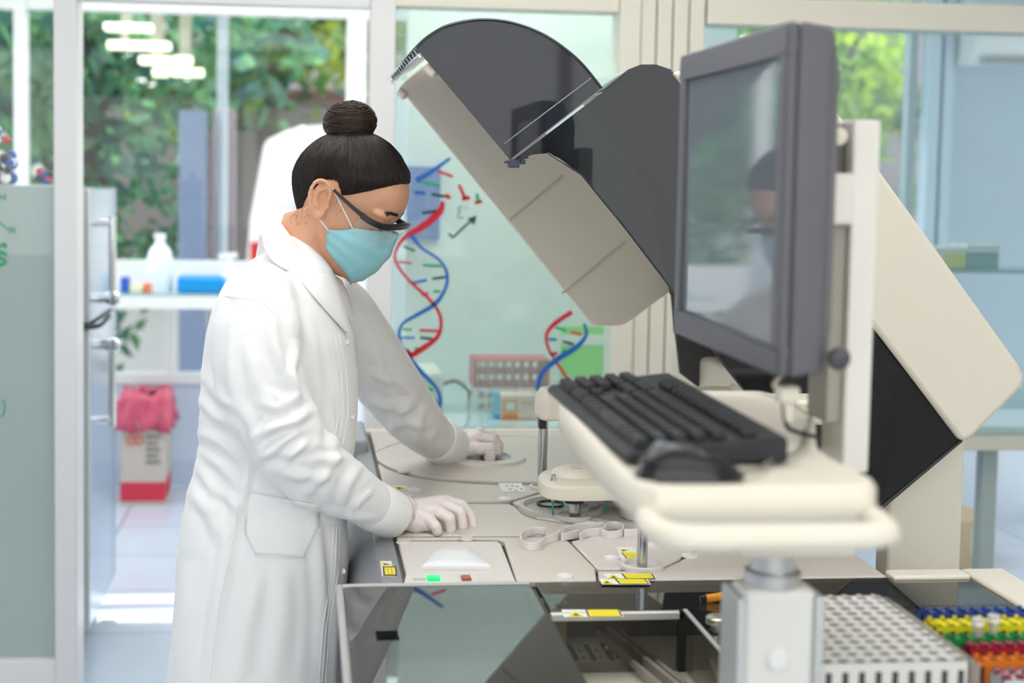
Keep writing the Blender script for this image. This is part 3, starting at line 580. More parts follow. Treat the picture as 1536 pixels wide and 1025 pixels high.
def plate(name, pts, m=DECK, h=0.011, z=ZD, bevel=0.0025, arcs=True):
    P = [dk(a, b, z) for a, b in pts]
    for p in P: p.x = max(XL+0.002, min(0.925, p.x)); p.y = max(YN+0.001, min(YF-0.006, p.y)); p.z = z-h
    return MB().prism(P, (0, 0, h)).build(name, m, an, bevel=bevel, seg=2, ang=30)
arc1 = [(566,689),(580,698),(600,706),(630,713),(670,718),(710,721),(760,723),(812,723)]
plate('far_cover', [(540,640)]+arc1+[(880,722),(960,716),(1100,716),(1100,640)])
plate('middle_cover', [(566,695)]+[(a, b+5) for a, b in arc1[1:]]+[(840,729),(790,744),(763,752),(690,753),(578,756)])
plate('operator_cover', [(578,759),(690,756),(765,756),(775,762),(783,771),(800,778),(840,785),(890,791),(905,796),(860,802),(815,803),(590,803)])
plate('reaction_cover', [(842,730),(880,726),(962,720),(1100,720),(1100,800),(985,798),(905,793),(885,788),(842,782),(806,776),(790,768),(781,760),(769,753),(792,746)], DECK2)
plate('square_hatch', [(596,812),(745,812),(752,816),(778,880),(590,880)], DECK2)
plate('front_strip', [(590,806),(815,806),(853,812),(893,853),(905,885),(782,885),(756,812),(745,808),(596,809)])
plate('angled_cover', [(857,812),(905,800),(985,803),(1075,803),(1015,840),(985,854),(896,853)], DECK2)
plate('front_right_cover', [(897,857),(986,857),(1018,843),(1079,805),(1500,805),(1500,885),(909,885)])
# ring with blue bowl and grip bar
c = dk(730, 689)
MB().lathe(c, [(0.052, 0.0), (0.055, 0.007), (0.070, 0.010), (0.084, 0.006), (0.088, 0)], 48, cap=False).build('raised_ring', DECK2, an)
MB().lathe(c, [(0.0005, 0.002), (0.054, 0.0035)], 40, cap=False).build('blue_bowl', mat('bowl_blue_grey', (0.42, 0.50, 0.62), 0.3), an)
MB().box(c.x-0.011, c.x+0.012, c.y-0.06, c.y+0.06, c.z+0.004, c.z+0.030).build('grip_bar', DECK2, an, bevel=0.004)
# big disc outline on the far cover
q = [dk(a, b, ZD+0.0005) for a, b in ((563,678),(600,664),(650,657),(720,654),(800,656),(860,664))]
MB().tube(smoothline(q), 0.0016, 6).build('cover_rib', DECK2, an)
# notch tabs
for a, b_ in ((606, 708), (700, 809), (606, 814)): MB().lathe(dk(a, b_), [(0.0002, 0.003), (0.010, 0.003), (0.014, 0)], 20, cap=False).build('notch_tab', DECK, an)
# white half moon grip
hm = smoothline([dk(a, b) for a, b in ((632,857),(644,841),(660,830),(682,827),(702,829),(720,840),(737,857))], 6)
cc = dk(684, 848)
rings = [hm, [p+Vector((0,0,0.007)) for p in hm], [cc+(p-cc)*0.90+Vector((0,0,0.011)) for p in hm], [cc+(p-cc)*0.4+Vector((0,0,0.012)) for p in hm]]
MB().loft(rings).build('half_moon_grip', mat('grip_white', (0.84, 0.84, 0.85), 0.3), an, ang=60)
for a, b_, r in ((757,750,0.014), (622,736,0.014), (885,787,0.014), (918,838,0.014), (979,819,0.014), (1035,835,0.014), (848,866,0.013), (855,700,0.012)):
    MB().lathe(dk(a, b_), [(r, 0), (r*0.95, 0.003), (r*0.5, 0.0055), (0.0003, 0.006)], 24, cap=False).build('round_plug', mat('plug_white', (0.82, 0.80, 0.77), 0.3), an)
# low curved walls
def rib(pts, h, th, closed=False):
    P = smoothline([dk(a, b) for a, b in pts], 6); n = len(P); mb = MB(); ring = []
    for i, p in enumerate(P):
        t = (P[min(i+1, n-1)]-P[max(i-1, 0)]).normalized(); nn = Vector((-t.y, t.x, 0))*th/2
        ring.append([p-nn, p+nn, p+nn+Vector((0,0,h)), p-nn+Vector((0,0,h))])
    return mb.loft(ring)
for pts in ([(818,803),(800,803),(784,809),(781,819),(792,826),(808,825),(818,817),(836,811),(840,806)], [(842,813),(868,806)],
            [(870,812),(880,806),(905,803),(908,797),(922,794),(934,798),(932,806),(915,809),(903,806)], [(936,806),(960,805),(1000,803),(1060,801)], [(845,803),(870,797),(905,795)]):
    rib(pts, 0.014, 0.0025).build('curved_wall', mat('wall_plastic', (0.80, 0.755, 0.74), 0.35), an, bevel=0.0008)
# reaction dishes
c = dk(842, 764); DARKW = mat('dish_grey', (0.52, 0.50, 0.46), 0.35)
MB().lathe(c, [(0.082, -0.004), (0.080, 0.008), (0.072, 0.009), (0.066, 0.001), (0.0005, 0.001)], 48, cap=False).build('reaction_dish', DARKW, an)
MB().lathe(c+Vector((-0.016, 0.03, 0.002)), [(0.026, 0), (0.026, 0.003), (0.022, 0.003), (0.022, 0)], 32, cap=False).build('black_ring', BLACK, an)
pb = dk(861, 778)
MB().lathe(pb, [(0.034, 0), (0.034, 0.008), (0.029, 0.009), (0.024, 0.002), (0.0004, 0.002)], 32, cap=False).build('post_well', DECK2, an)
c2 = dk(955, 775)
MB().lathe(c2, [(0.10, -0.004), (0.098, 0.007), (0.090, 0.008), (0.080, 0.001), (0.0005, 0.001)], 48, cap=False).build('reagent_dish', DARKW, an)
MB().lathe(c2+Vector((0.03, 0, 0)), [(0.062, 0.002), (0.060, 0.018), (0.050, 0.020), (0.0005, 0.021)], 40, cap=False).build('reagent_cover', DECK2, an)
MB().prism([dk(a, b)+Vector((0, 0, 0)) for a, b in ((862,750),(905,744),(985,742),(975,752),(905,762),(890,766))], (0, 0, 0.022)).build('raised_block', DARKW, an, bevel=0.004)
MB().lathe(dk(900, 745)+Vector((0,0,0.022)), [(0.018, 0), (0.018, 0.003), (0.014, 0.003), (0.012, 0.0005), (0.0004, 0.0005)], 24, cap=False).build('round_port', DECK2, an)
# steel posts
def post(name, base, top, r): return MB().lathe(base, [(r, 0), (r, top-base.z)], 20).lathe(base, [(r*0.5, 0), (r*0.5, top-base.z)], 6).build(name, STEEL, an)
# sampling arm on its post
Ya = pb.y; za = ZD+0.042; t_arm = MB()
Pl = [Vector(p) for p in ((0.437, Ya+0.0, 0), (0.437, Ya+0.05, 0), (0.455, Ya+0.10, 0), (0.50, Ya+0.125, 0), (0.56, Ya+0.11, 0), (0.66, Ya+0.05, 0), (0.665, Ya+0.0, 0), (0.65, Ya-0.03, 0), (0.50, Ya-0.045, 0), (0.45, Ya-0.03, 0))]
Pl = smoothline(Pl+[Pl[0]], 4)[:-1]
arm_o = thing('sampling_arm', (0.5, Ya, ZD+0.01), 'cream sampling arm with green tipped probes over the round reaction dish', 'sampling arm')
cA = Vector((0.53, Ya+0.03, 0))
rg = [[Vector((p.x, p.y, za)) for p in Pl], [Vector((p.x, p.y, za+0.022)) for p in Pl], [cA+(p-cA)*0.95+Vector((0, 0, za+0.027)) for p in Pl], [cA+(p-cA)*0.6+Vector((0, 0, za+0.031)) for p in Pl]]
MB().loft(rg).build('arm_housing', CREAM, arm_o, ang=50, bevel=0.001)
MB().lathe((0.505, Ya+0.045, za+0.028), [(0.046, 0), (0.041, 0.010), (0.027, 0.017), (0.0004, 0.020)], 32, cap=False).build('dome', CREAM, arm_o, ang=60)
MB().lathe((0.505, Ya+0.03, za+0.046), [(0.010, 0), (0.011, 0.003), (0.0004, 0.003)], 20, cap=False).build('dome_plug', DECK2, arm_o)
MB().lathe((pb.x, Ya, ZD+0.002), [(0.0125, 0), (0.0125, za-ZD-0.004)], 20).build('support_post', STEEL, arm_o)
MB().lathe((pb.x, Ya, za-0.012), [(0.018, 0), (0.018, 0.011)], 20).build('black_collar', BLACK, arm_o)
GRN = mat('probe_green', (0.0, 0.30, 0.17), 0.3)
for a, b_, Y in ((829, 778, Ya+0.0), (842, 762, Ya+0.08), (910, 776, Ya+0.01)):
    x = xat(a, b_, Y); lo = zat(a, b_, Y); lo = max(lo, ZD+0.006)
    MB().lathe((x, Y, lo), [(0.0018, 0), (0.0018, za-lo)], 8).build('green_probe', GRN, arm_o)
    MB().lathe((x, Y, za-0.010), [(0.0028, 0), (0.0045, 0.004), (0.0045, 0.0095)], 10).build('probe_holder', ALU, arm_o)
    MB().lathe((x, Y, za+0.026), [(0.0055, 0), (0.0055, 0.006), (0.004, 0.006), (0.004, 0.014)], 12).build('probe_bolt', STEEL, arm_o)
# two transport gantries: steel rod with housing
ga = dk(813, 733); zt_ = zat(813, 626, ga.y)
g1 = thing('probe_gantry', (ga.x, ga.y, ZD), 'slim steel rod with a cream rounded head at the far side of the reaction dish', 'gantry')
MB().lathe((ga.x, ga.y, ZD), [(0.0095, 0), (0.0095, zt_-ZD)], 20).build('rod', STEEL, g1)
MB().box(ga.x-0.010, ga.x+0.004, ga.y-0.012, ga.y+0.01, zt_-0.022, zt_+0.002).build('black_clamp', BLACK, g1, bevel=0.001)
P = rrect(ga.x-0.013, ga.x+0.40, ga.y-0.05, ga.y+0.05, 0.02, zt_)
MB().loft([P, [p+Vector((0,0,0.04)) for p in P], [Vector((lerp(p.x, ga.x+0.2, 0.05), lerp(p.y, ga.y, 0.25), zt_+0.058)) for p in P]]).build('head_housing', CREAM, g1, bevel=0.004, ang=50)
MB().lathe((ga.x, ga.y, ZD), [(0.026, 0), (0.026, 0.006), (0.02, 0.007), (0.018, 0.001), (0.0095, 0.001)], 28, cap=False).build('rod_collar', DECK2, g1)
gb = dk(963, 853)
g2 = thing('front_gantry', (gb.x, gb.y, ZD), 'slim steel rod at the front edge of the deck below the keyboard tray', 'gantry')
MB().lathe((gb.x, gb.y, ZD), [(0.0085, 0), (0.0085, 0.235)], 20).build('rod', STEEL, g2)
MB().lathe((gb.x+0.001, gb.y+0.006, ZD), [(0.036, 0), (0.036, 0.006), (0.028, 0.007), (0.024, 0.001), (0.0085, 0.001)], 32, cap=False).build('rod_collar', DECK2, g2)
P = rrect(gb.x-0.02, gb.x+0.30, gb.y-0.03, gb.y+0.05, 0.015, ZD+0.236)
MB().prism(P, (0, 0, 0.04)).build('head_housing', CREAM, g2, bevel=0.006)
# labels
def quadl(name, pts, m, par=None, dz=0.0006, Z=ZD, h=0.0004):
    P = [at(a, b, Z=Z+dz) for a, b in pts]
    return MB().prism([Vector((p.x, p.y, Z+dz-0.0002)) for p in P], (0, 0, h)).build(name, m, par)
def lwh(pts):   # yellow warning label: white base, black field, yellow strips, triangle
    pass
def warn(base, field, tri, label, nlines=3, Z=ZD, lines_v=False):
    t = thing('warning_label', at(*base[0], Z=Z+0.0006), label, 'label')
    quadl('label_base', base, LWHITE, t, Z=Z)
    if field:
        quadl('black_field', field, LTEXT, t, dz=0.0011, Z=Z)
        F = [at(a, b, Z=Z+0.0016) for a, b in field]
        for k in range(nlines):
            u0, u1 = (k+0.08)/nlines, (k+0.96)/nlines
            if lines_v: u0 = 0.1+0.8*u0; u1 = 0.1+0.8*u1
            A = F[0].lerp(F[3], u0 if not lines_v else 0.12); MBq = []
            if not lines_v:
                for (e0, e1, u, s) in ((0,1,u0,.05),(0,1,u0,.95),(0,1,u1,.95),(0,1,u1,.05)):
                    MBq.append(F[0].lerp(F[3], u).lerp(F[1].lerp(F[2], u), s))
            else:
                for (u, s) in ((.12,u0),(.12,u1),(.88,u1),(.88,u0)): MBq.append(F[0].lerp(F[3], u).lerp(F[1].lerp(F[2], u), s))
            MB().prism(MBq, (0, 0, 0.0004)).build('yellow_strip', YEL, t)
    if tri:
        quadl('warning_triangle', tri, YEL, t, dz=0.0013, Z=Z)
        c_ = sum((Vector((a, b)) for a, b in tri), Vector((0, 0)))/3
        quadl('triangle_symbol', [tuple(c_+(Vector(q)-c_)*0.4) for q in tri], LTEXT, t, dz=0.0019, Z=Z)
    return t
warn([(570,842),(595,842),(598,865),(573,865)], [(574,850),(594,850),(596,864),(575,864)], [(572,844),(591,847),(573,849)], 'yellow and white warning label on the grey side band', 3, Z=ZD-0.0055, lines_v=True)
warn([(924,821),(952,821),(958,840),(932,840)], [(932,829),(957,829),(964,840),(941,840)], [(929,824),(945,825),(933,828)], 'yellow laser warning label beside the front steel rod', 3)
warn([(904,861),(981,861),(984,868),(911,868)], [(932,861),(979,861),(983,868),(938,868)], [(911,868),(919,862),(931,868)], 'upper of the two yellow warning strips at the front edge of the deck', 2)
warn([(899,869),(971,869),(976,877),(903,877)], [(922,869),(968,869),(974,876),(929,876)], [(901,876),(909,870),(921,876)], 'lower of the two yellow warning strips at the front edge of the deck', 2)
warn([(589,728),(608,729),(616,735),(591,736)], None, [(592,729),(611,733),(593,735)], 'small yellow triangle label near the grey side band')
t = thing('triangle_label', dk(600, 741), 'small dark red triangle label below the yellow triangle', 'label')
quadl('label_base', [(594,737),(614,739),(620,743),(597,745)], LWHITE, t); quadl('triangle', [(596,738),(615,742),(598,744)], mat('label_red', (0.38, 0.12, 0.08), 0.5), t, dz=0.0012)
t = thing('paper_label', dk(768, 731), 'white paper label with faint print beside the far steel rod', 'label')
quadl('label_base', [(747,725),(782,725),(789,738),(753,738)], LWHITE, t)
for a, b_ in ((758,728),(766,728),(773,729),(780,733),(763,733),(771,735)): quadl('printed_line', [(a,b_),(a+4,b_),(a+5,b_+1.6),(a+1,b_+1.6)], mat('ink_grey', (0.45, 0.45, 0.42), 0.6), t, dz=0.0012)
# front status strip with green lamp and red button
MB().prism([dk(a, b, ZD+0.001) for a, b in ((610,863),(715,863),(722,880),(606,880))], (0, 0, 0.006)).build('status_strip', DECK2, an, bevel=0.001)
def boxpx(a0, a1, b0, b1, Z, h): 
    p = at(a0, b1, Z=Z); q = at(a1, b0, Z=Z); return MB().box(p.x, q.x, p.y, q.y, Z, Z+h)
boxpx(641, 659, 867, 873, ZD+0.007, 0.005).build('green_status_lamp', mat('led_green', (0.0, 0.4, 0.12), 0.3, emit=(0.0, 1.0, 0.16), estr=1.0), an, bevel=0.001)
boxpx(693, 705, 866, 872, ZD+0.007, 0.004).build('red_button', mat('button_brown_red', (0.35, 0.06, 0.02), 0.3), an, bevel=0.001)
for k in range(5): boxpx(620+k*5, 623+k*5, 868, 871, ZD+0.007, 0.0006).build('strip_marking', mat('ink_grey', (0.45,0.45,0.42), 0.6), an)

# ---- loading bay with smoked lids
SMOKE = glass('smoked_plastic', (0.50, 0.51, 0.50), body=(0.03, 0.032, 0.035), bodyfac=0.28, ior=1.6)
SMOKEL = glass('light_smoked_plastic', (0.78, 0.77, 0.74), body=(0.05, 0.05, 0.045), bodyfac=0.08, ior=1.5)
MB().box(0.165, 1.06, 1.3, 2.134, 0.845, 0.86).build('bay_floor', mat('bay_floor_cream', (0.55, 0.52, 0.42), 0.5, noise=0.05), an)
MB().box(0.165, 1.06, 2.134, 2.15, 0.845, 0.905).build('bay_back', mat('bay_back_dark', (0.10, 0.10, 0.10), 0.5), an)
ld = thing('sample_lid', (0.2, 1.7, ZD), 'glossy smoked lid with a grey rounded frame at the lower left of the analyser', 'lid')
P = rrect(0.056, 0.345, 1.32, 2.105, 0.012, ZD-0.008)
MB().prism([p+Vector((0,0,0.006)) for p in rrect(0.064, 0.345, 1.33, 2.095, 0.010, ZD-0.004)], (0,0,0.004)).build('smoked_sheet', glass('gloss_lid_plastic', (0.30, 0.33, 0.34), body=(0.04, 0.045, 0.05), bodyfac=0.45, ior=2.1), ld)
fm = MB(); fp = smoothline([(0.345, 2.102, ZD), (0.2, 2.102, ZD), (0.075, 2.102, ZD), (0.060, 2.09, ZD), (0.058, 2.07, ZD), (0.058, 1.7, ZD), (0.058, 1.32, ZD)], 5)
fm.tube(fp, 0.006, 8, ry=0.009); fm.build('lid_frame', mat('lid_frame_grey', (0.42, 0.42, 0.41), 0.4), ld)
MB().box(0.335, 0.352, 1.32, 2.09, ZD-0.01, ZD+0.002).build('edge_rail', BLACK, ld, bevel=0.001)
MB().box(xat(562, 975, 1.86), xat(600, 975, 1.86), 1.845, 1.89, ZD+0.0005, ZD+0.006).build('latch_block', BLACK, ld, bevel=0.002)
MB().box(0.36, 1.06, 1.985, 2.133, ZD-0.006, ZD-0.002).build('smoked_cover', SMOKE, an)
MB().box(0.552, 1.06, 1.3, 1.983, ZD-0.006, ZD-0.002).build('smoked_side_cover', SMOKE, an)
MB().box(0.556, 0.559, 1.3, 1.98, 0.86, ZD-0.006).build('bay_side_pane', SMOKEL, an)
MB().box(0.36, 0.552, 1.976, 1.979, 0.86, ZD-0.014).build('bay_front_pane', SMOKEL, an)
MB().box(0.356, 0.552, 1.972, 1.982, ZD-0.013, ZD-0.001).build('metal_bar', mat('bar_satin', (0.72, 0.71, 0.68), 0.3, 0.6), an, bevel=0.002)
MB().box(0.552, 0.558, 1.3, 1.98, ZD-0.004, ZD+0.001).build('edge_strip', mat('strip_light', (0.62, 0.64, 0.62), 0.3, 0.4), an, bevel=0.0008)
MB().box(0.545, 0.556, 1.972, 1.984, 0.86, ZD-0.001).build('corner_post', BLACK, an)
ts = at(1077, 940, Z=ZD)
MB().lathe((ts.x, ts.y, ZD-0.002), [(0.008, 0), (0.008, 0.006), (0.017, 0.007), (0.017, 0.015), (0.014, 0.017), (0.0004, 0.017)], 24, cap=False).build('thumb_screw', mat('screw_nickel', (0.62, 0.60, 0.52), 0.25, 0.9), an)
# label strips, rails and screw inside the bay
for j, (x0, y0, ang_) in enumerate(((0.365, 2.06, 0), (0.58, 1.88, 0.0), (0.66, 2.06, 0.0))):
    M = Matrix.Translation((x0, y0, 0.861)) @ Matrix.Rotation(ang_, 4, 'Z')
    st = thing('label_strip', M @ Vector((0.06, 0, 0)), ['white printed strip inside the loading bay, left of the rails', 'white printed strip behind the right pane of the loading bay', 'white printed strip at the far right inside the loading bay'][j], 'label')
    MB().box(0, 0.135, -0.045, 0.045, 0, 0.001).xf(M).build('strip_base', mat('strip_paper', (0.62, 0.62, 0.56), 0.6), st)
    for k in range(5):
        MB().box(0.012+k*0.026, 0.020+k*0.026, -0.038, 0.036, 0.001, 0.0014).xf(M).build('dark_bar', mat('strip_ink', (0.12, 0.13, 0.12), 0.6), st)
        MB().box(0.024+k*0.026, 0.030+k*0.026, -0.032, -0.020, 0.001, 0.0014).box(0.024+k*0.026, 0.030+k*0.026, 0.0, 0.012, 0.001, 0.0014).xf(M).build('printed_mark', mat('ink_mid', (0.3, 0.3, 0.28), 0.6), st)
for k, x in enumerate((0.50, 0.518, 0.536)):
    MB().obox((x, 1.86, 0.872), (0.004, 0, 0), (-0.045, 0.26, 0.0), (0, 0, 0.005 if k != 1 else 0.010)).build('carrier_rail', mat('rail_clear_brown', (0.42, 0.37, 0.32), 0.15, 0.3), an, bevel=0.001)
for a, b_ in ((910, 973), (1022, 973)): MB().sphere(at(a, b_, Y=2.05), 0.005, 12, 8).build('bay_screw', mat('brass_screw', (0.7, 0.55, 0.25), 0.2, 1.0), an)
MB().box(0.365, 0.405, 2.10, 2.13, 0.861, 0.925).build('bay_block', mat('tan_block', (0.45, 0.36, 0.22), 0.5), an)
warn([(842,915),(930,915),(936,926),(846,926)], [(878,915),(929,915),(934,925),(882,925)], [(853,925),(862,917),(877,925)], 'wide yellow warning label on the smoked cover above the loading bay', 3, Z=ZD-0.002)
og = smoothline([at(1060, 898, Z=ZD+0.004), at(1075, 896, Z=ZD+0.006), at(1095, 891, Z=ZD+0.008), at(1125, 886, Z=ZD+0.006), at(1150, 884, Z=ZD+0.004)])
t = thing('orange_strap', og[0], 'short orange strap with a black tip lying on the smoked cover', 'strap')
MB().tube(og, 0.0022, 8, ry=0.006).build('ribbon', mat('orange_plastic', (0.95, 0.35, 0.02), 0.4), t)
MB().tube([og[0]+Vector((-0.010, -0.0005, -0.002)), og[0]], [0.003, 0.0022], 8, ry=[0.006, 0.006]).build('tip', BLACK, t)
# back riser and hood support column
MB().box(0.905, 1.06, 2.62, 3.42, 0.78, 1.17).build('back_riser', CREAM, an, bevel=0.012)
MB().box(xat(1332, 800, 2.42), xat(1443, 800, 2.42), 2.42, 2.475, 0.70, 1.36).build('support_column', CREAM, an, bevel=0.006)
MB().tube(smoothline([(0.93, 2.75, 1.10), (0.905, 2.75, 1.145), (0.905, 2.9, 1.15), (0.93, 2.95, 1.10)]), 0.008, 8).build('riser_handle', CREAM, an)

# ================================================================ raised hood
HN, HF = 2.38, 3.20
hd = thing('raised_hood', (0.95, 2.7, 1.2), 'raised cream and smoked plastic hood of the analyser, tilted over the deck', 'hood')
SMK = glass('hood_smoked_plastic', (0.16, 0.165, 0.19), body=(0.040, 0.042, 0.056), bodyfac=0.62, ior=1.42, rough=0.04)
SMK2 = glass('hood_smoked_window', (0.18, 0.19, 0.20), body=(0.022, 0.024, 0.031), bodyfac=0.45, ior=1.42, rough=0.03)
def pp(pts, Y): return [at(a, b, Y=Y) for a, b in pts]
def sheet_y(mb, pts, y0, y1, th=0.004):
    """bent sheet: a profile swept along the machine"""
    A = [Vector((p.x, y0, p.z)) for p in pts]; n = len(A); R = []
    for i, p in enumerate(A):
        t = (A[min(i+1, n-1)]-A[max(i-1, 0)]).normalized(); nn = Vector((-t.z, 0, t.x))*th
        R.append((p, p+nn))
    rings = []
    for p, q in R: rings.append([p, Vector((p.x, y1, p.z)), Vector((q.x, y1, q.z)), q])
    return mb.loft(rings)
# far end wall (cream) with ribs, at the far side
FW = [(598,131),(887,485),(893,489),(930,489),(939,486),(1010,434),(905,300),(700,60),(650,85),(610,118)]
MB().prism(pp(FW, HF), (0, 0.012, 0)).build('far_end_wall', HOODM, hd, bevel=0.003)
for a, b_ in (((764,330),(845,263)), ((843,440),(938,362))):
    A, B = at(*a, Y=HF), at(*b_, Y=HF); d_ = (B-A).normalized(); n_ = Vector((-d_.z, 0, d_.x))
    MB().obox((A+B)/2+Vector((0, -0.002, 0)), d_*((B-A).length/2), Vector((0, 0.003, 0)), n_*0.0025).build('stiffening_rib', mat('rib_plastic', (0.62, 0.58, 0.50), 0.5), hd, bevel=0.001)
# near smoked dome (a D shaped end and the curved cover behind it)
arc = smoothline(pp([(624,72),(640,57),(668,40),(705,31),(740,30),(775,36),(812,50),(846,72),(875,98),(903,133)], HN), 5)
chord = pp([(764,238)], HN)
Dp = arc+[at(765, 240, Y=HN)]
MB().prism(Dp, (0, 0.003, 0)).build('dome_end', SMK, hd)
sheet_y(MB(), arc, HN+0.003, HF-0.02, 0.003).build('dome_cover', SMK, hd)
MB().tube([p+Vector((0,-0.001,0)) for p in arc], 0.0022, 8).build('dome_edge', mat('edge_black', (0.02, 0.02, 0.03), 0.15, coat=1), hd)
for off in (0, 1):
    A = at(772-off*16, 235-off*19, Y=HN-0.003); B = at(903-off*16, 133-off*16, Y=HN-0.003)
    MB().tube([A, B], 0.0011, 6).build('fold_line', mat('fold_highlight', (0.20, 0.20, 0.22), 0.1, coat=1), hd)
# clear toothed lip joining the two ends at the tip
L0, L1 = at(590, 122, Y=HF), at(640, 85, Y=HN)
L0 = at(594, 122, Y=HF-0.01); L1 = at(636, 83, Y=HN+0.01)
lip = MB(); u = Vector((0.64, 0, 0.77)); cL = (L0+L1)/2
CLR = mat('clear_acrylic', (0.62, 0.64, 0.68), 0.12, 0.35, coat=1)
lip.add([L0+Vector((-0.012,0,0.0)), L0+Vector((0.03,0,0.03)), L1+Vector((0.03,0,0.03)), L1+Vector((-0.012,0,0.0)), L0+Vector((-0.008,0,-0.008)), L0+Vector((0.034,0,0.022)), L1+Vector((0.034,0,0.022)), L1+Vector((-0.008,0,-0.008))],
        [(0,1,2,3),(7,6,5,4),(0,4,5,1),(1,5,6,2),(2,6,7,3),(3,7,4,0)]).build('clear_lip', CLR, hd, bevel=0.002)
for k in range(12):
    tt = MB(); c_ = L0.lerp(L1, (k+0.5)/12)+Vector((0.004, 0, 0.018)); tt.obox(c_, Vector((0.016,0,0.012)), Vector((0,0.010,0)), Vector((-0.003,0,0.004)))
    tt.build('lip_tooth', mat('teeth_grey', (0.30, 0.31, 0.36), 0.2, 0.3, coat=1), hd, bevel=0.001)
for a, b_, Y in ((604, 141, HF-0.03), (648, 106, HN+0.02)): MB().lathe(at(a, b_, Y=Y), [(0.010, -0.01), (0.010, 0.008), (0.006, 0.011)], 16, axis=(0.5, -0.3, -0.5)).build('rubber_pad', CREAM, hd)
lt = MB(); P0 = at(775, 243, Y=HN-0.004); lt.box(P0.x-0.014, P0.x+0.004, HN-0.012, HN+0.01, P0.z-0.010, P0.z+0.002).box(P0.x+0.006, P0.x+0.014, HN-0.012, HN+0.006, P0.z-0.004, P0.z+0.004); lt.obox(P0+Vector((0, 0.004, 0.004)), Vector((0.02, 0, 0.005)), Vector((0, 0.006, 0)), Vector((0, 0, 0.0025)))
lt.build('latch_hook', mat('latch_navy', (0.03, 0.035, 0.08), 0.3), hd, bevel=0.0015)
# smoked side window of the wide rear section
W = [(770,240),(800,232),(822,230),(840,238),(872,262),(905,300),(940,345),(1010,437),(1080,540),(1160,642),(1308,773),(1441,662),(1325,510),(1020,112),(1008,107),(985,99),(963,99),(945,106),(905,138)]
HW = HN-0.02
MB().prism(pp(W, HW), (0, 0.004, 0)).build('smoked_side_window', SMK2, hd)
lo = pp([(822,230),(872,262),(940,345),(1010,437),(1080,540),(1160,642)], HW)
MB().tube(lo, 0.0018, 6).build('window_edge', mat('edge_black', (0.02,0.02,0.03), 0.15), hd)
MB().tube(pp([(1022,112),(1325,511),(1441,662),(1308,773)], HW-0.001), 0.004, 8).build('window_gasket', BLACK, hd)
# top fold of the smoked cover, going to the far side
sheet_y(MB(), pp([(905,138),(945,106),(963,99),(985,99),(1008,107)], HW), HW+0.005, HF-0.02, 0.003).build('cover_fold', SMK2, hd)
# cream shell
SH = [(1009,108),(1190,84),(1236,140),(1266,180),(1400,366),(1528,545),(1538,563),(1535,580),(1462,654),(1448,662),(1441,662),(1325,510)]
o_ = MB().prism(pp(SH, HW-0.012), (0, HF-HW, 0)); o_.build('outer_shell', CREAM, hd, bevel=0.010, seg=3)
A, B = at(1009, 108, Y=HF), None
# inner hardware behind the smoked window
MB().prism(pp([(1345,560),(1352,560),(1322,745),(1312,745)], HW+0.05), (0, 0.02, 0)).build('inner_strut', mat('strut_grey', (0.25, 0.25, 0.27), 0.4), hd)
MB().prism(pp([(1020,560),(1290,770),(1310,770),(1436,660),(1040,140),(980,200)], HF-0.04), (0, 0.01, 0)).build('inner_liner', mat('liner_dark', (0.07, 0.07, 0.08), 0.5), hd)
MB().tube(smoothline(pp([(1360,520),(1380,560),(1370,600),(1345,640),(1340,700)], HW+0.08)), 0.003, 8).build('inner_cable', BLACK, hd)
MB().tube(pp([(960,250),(1010,330)], HW+0.1), 0.006, 8).tube(pp([(985,310),(1012,440)], HW+0.1), 0.009, 8).build('gas_strut', BLACK, hd)
for a, b_ in ((1345, 543), (1330, 615)): MB().sphere(at(a, b_, Y=HW+0.03), 0.004, 10, 8).build('inner_screw', STEEL, hd)
# ================================================================ monitor
MX = 0.485; y0, y1 = 1.41, 1.826; mz0, mz1 = 1.370, 1.734
mo = thing('touch_monitor', (0.53, 1.62, 1.37), 'thick dark grey touchscreen monitor seen edge on in the foreground', 'monitor')
bz_ = 0.030
fb = MB()
fb.box(MX, MX+0.012, y0, y1, mz0, mz0+bz_).box(MX, MX+0.012, y0, y1, mz1-bz_, mz1).box(MX, MX+0.012, y0, y0+bz_*0.85, mz0+bz_, mz1-bz_).box(MX, MX+0.012, y1-bz_*0.85, y1, mz0+bz_, mz1-bz_)
fb.build('bezel', MONM, mo, bevel=0.003)
R0 = [Vector((MX+0.0125, y, z)) for y, z in ((y0, mz0), (y1, mz0), (y1, mz1), (y0, mz1))]
R1 = [Vector((MX+0.022, y, z)) for y, z in ((y0, mz0), (y1, mz0), (y1, mz1), (y0, mz1))]
R2 = [Vector((MX+0.052, y, z)) for y, z in ((y0+0.006, mz0+0.004), (y1-0.01, mz0+0.004), (y1-0.01, mz1-0.004), (y0+0.006, mz1-0.004))]
R3 = [Vector((MX+0.075, y, z)) for y, z in ((y0+0.05, mz0+0.04), (y1-0.05, mz0+0.04), (y1-0.05, mz1-0.04), (y0+0.05, mz1-0.04))]
MB().loft([R0, R1, R2, R3]).build('rear_casing', MONM, mo, bevel=0.005)
SCR = mat('screen_glass', (0.20, 0.23, 0.26), 0.05, noise=0.02, spec=1.0)
SCR.node_tree.nodes['Principled BSDF'].inputs['IOR'].default_value = 2.3
MB().box(MX+0.006, MX+0.010, y0+bz_*0.8, y1-bz_*0.8, mz0+bz_-0.002, mz1-bz_+0.002).build('screen', SCR, mo)
kp = at(1258, 538, Y=1.405)
MB().lathe((kp.x, y0+0.004, kp.z), [(0.004, 0), (0.010, -0.002), (0.0125, -0.010), (0.010, -0.016), (0.0004, -0.019)], 24, axis=(0, 1, 0), cap=False).build('knob', mat('knob_grey', (0.06, 0.06, 0.07), 0.5), mo)
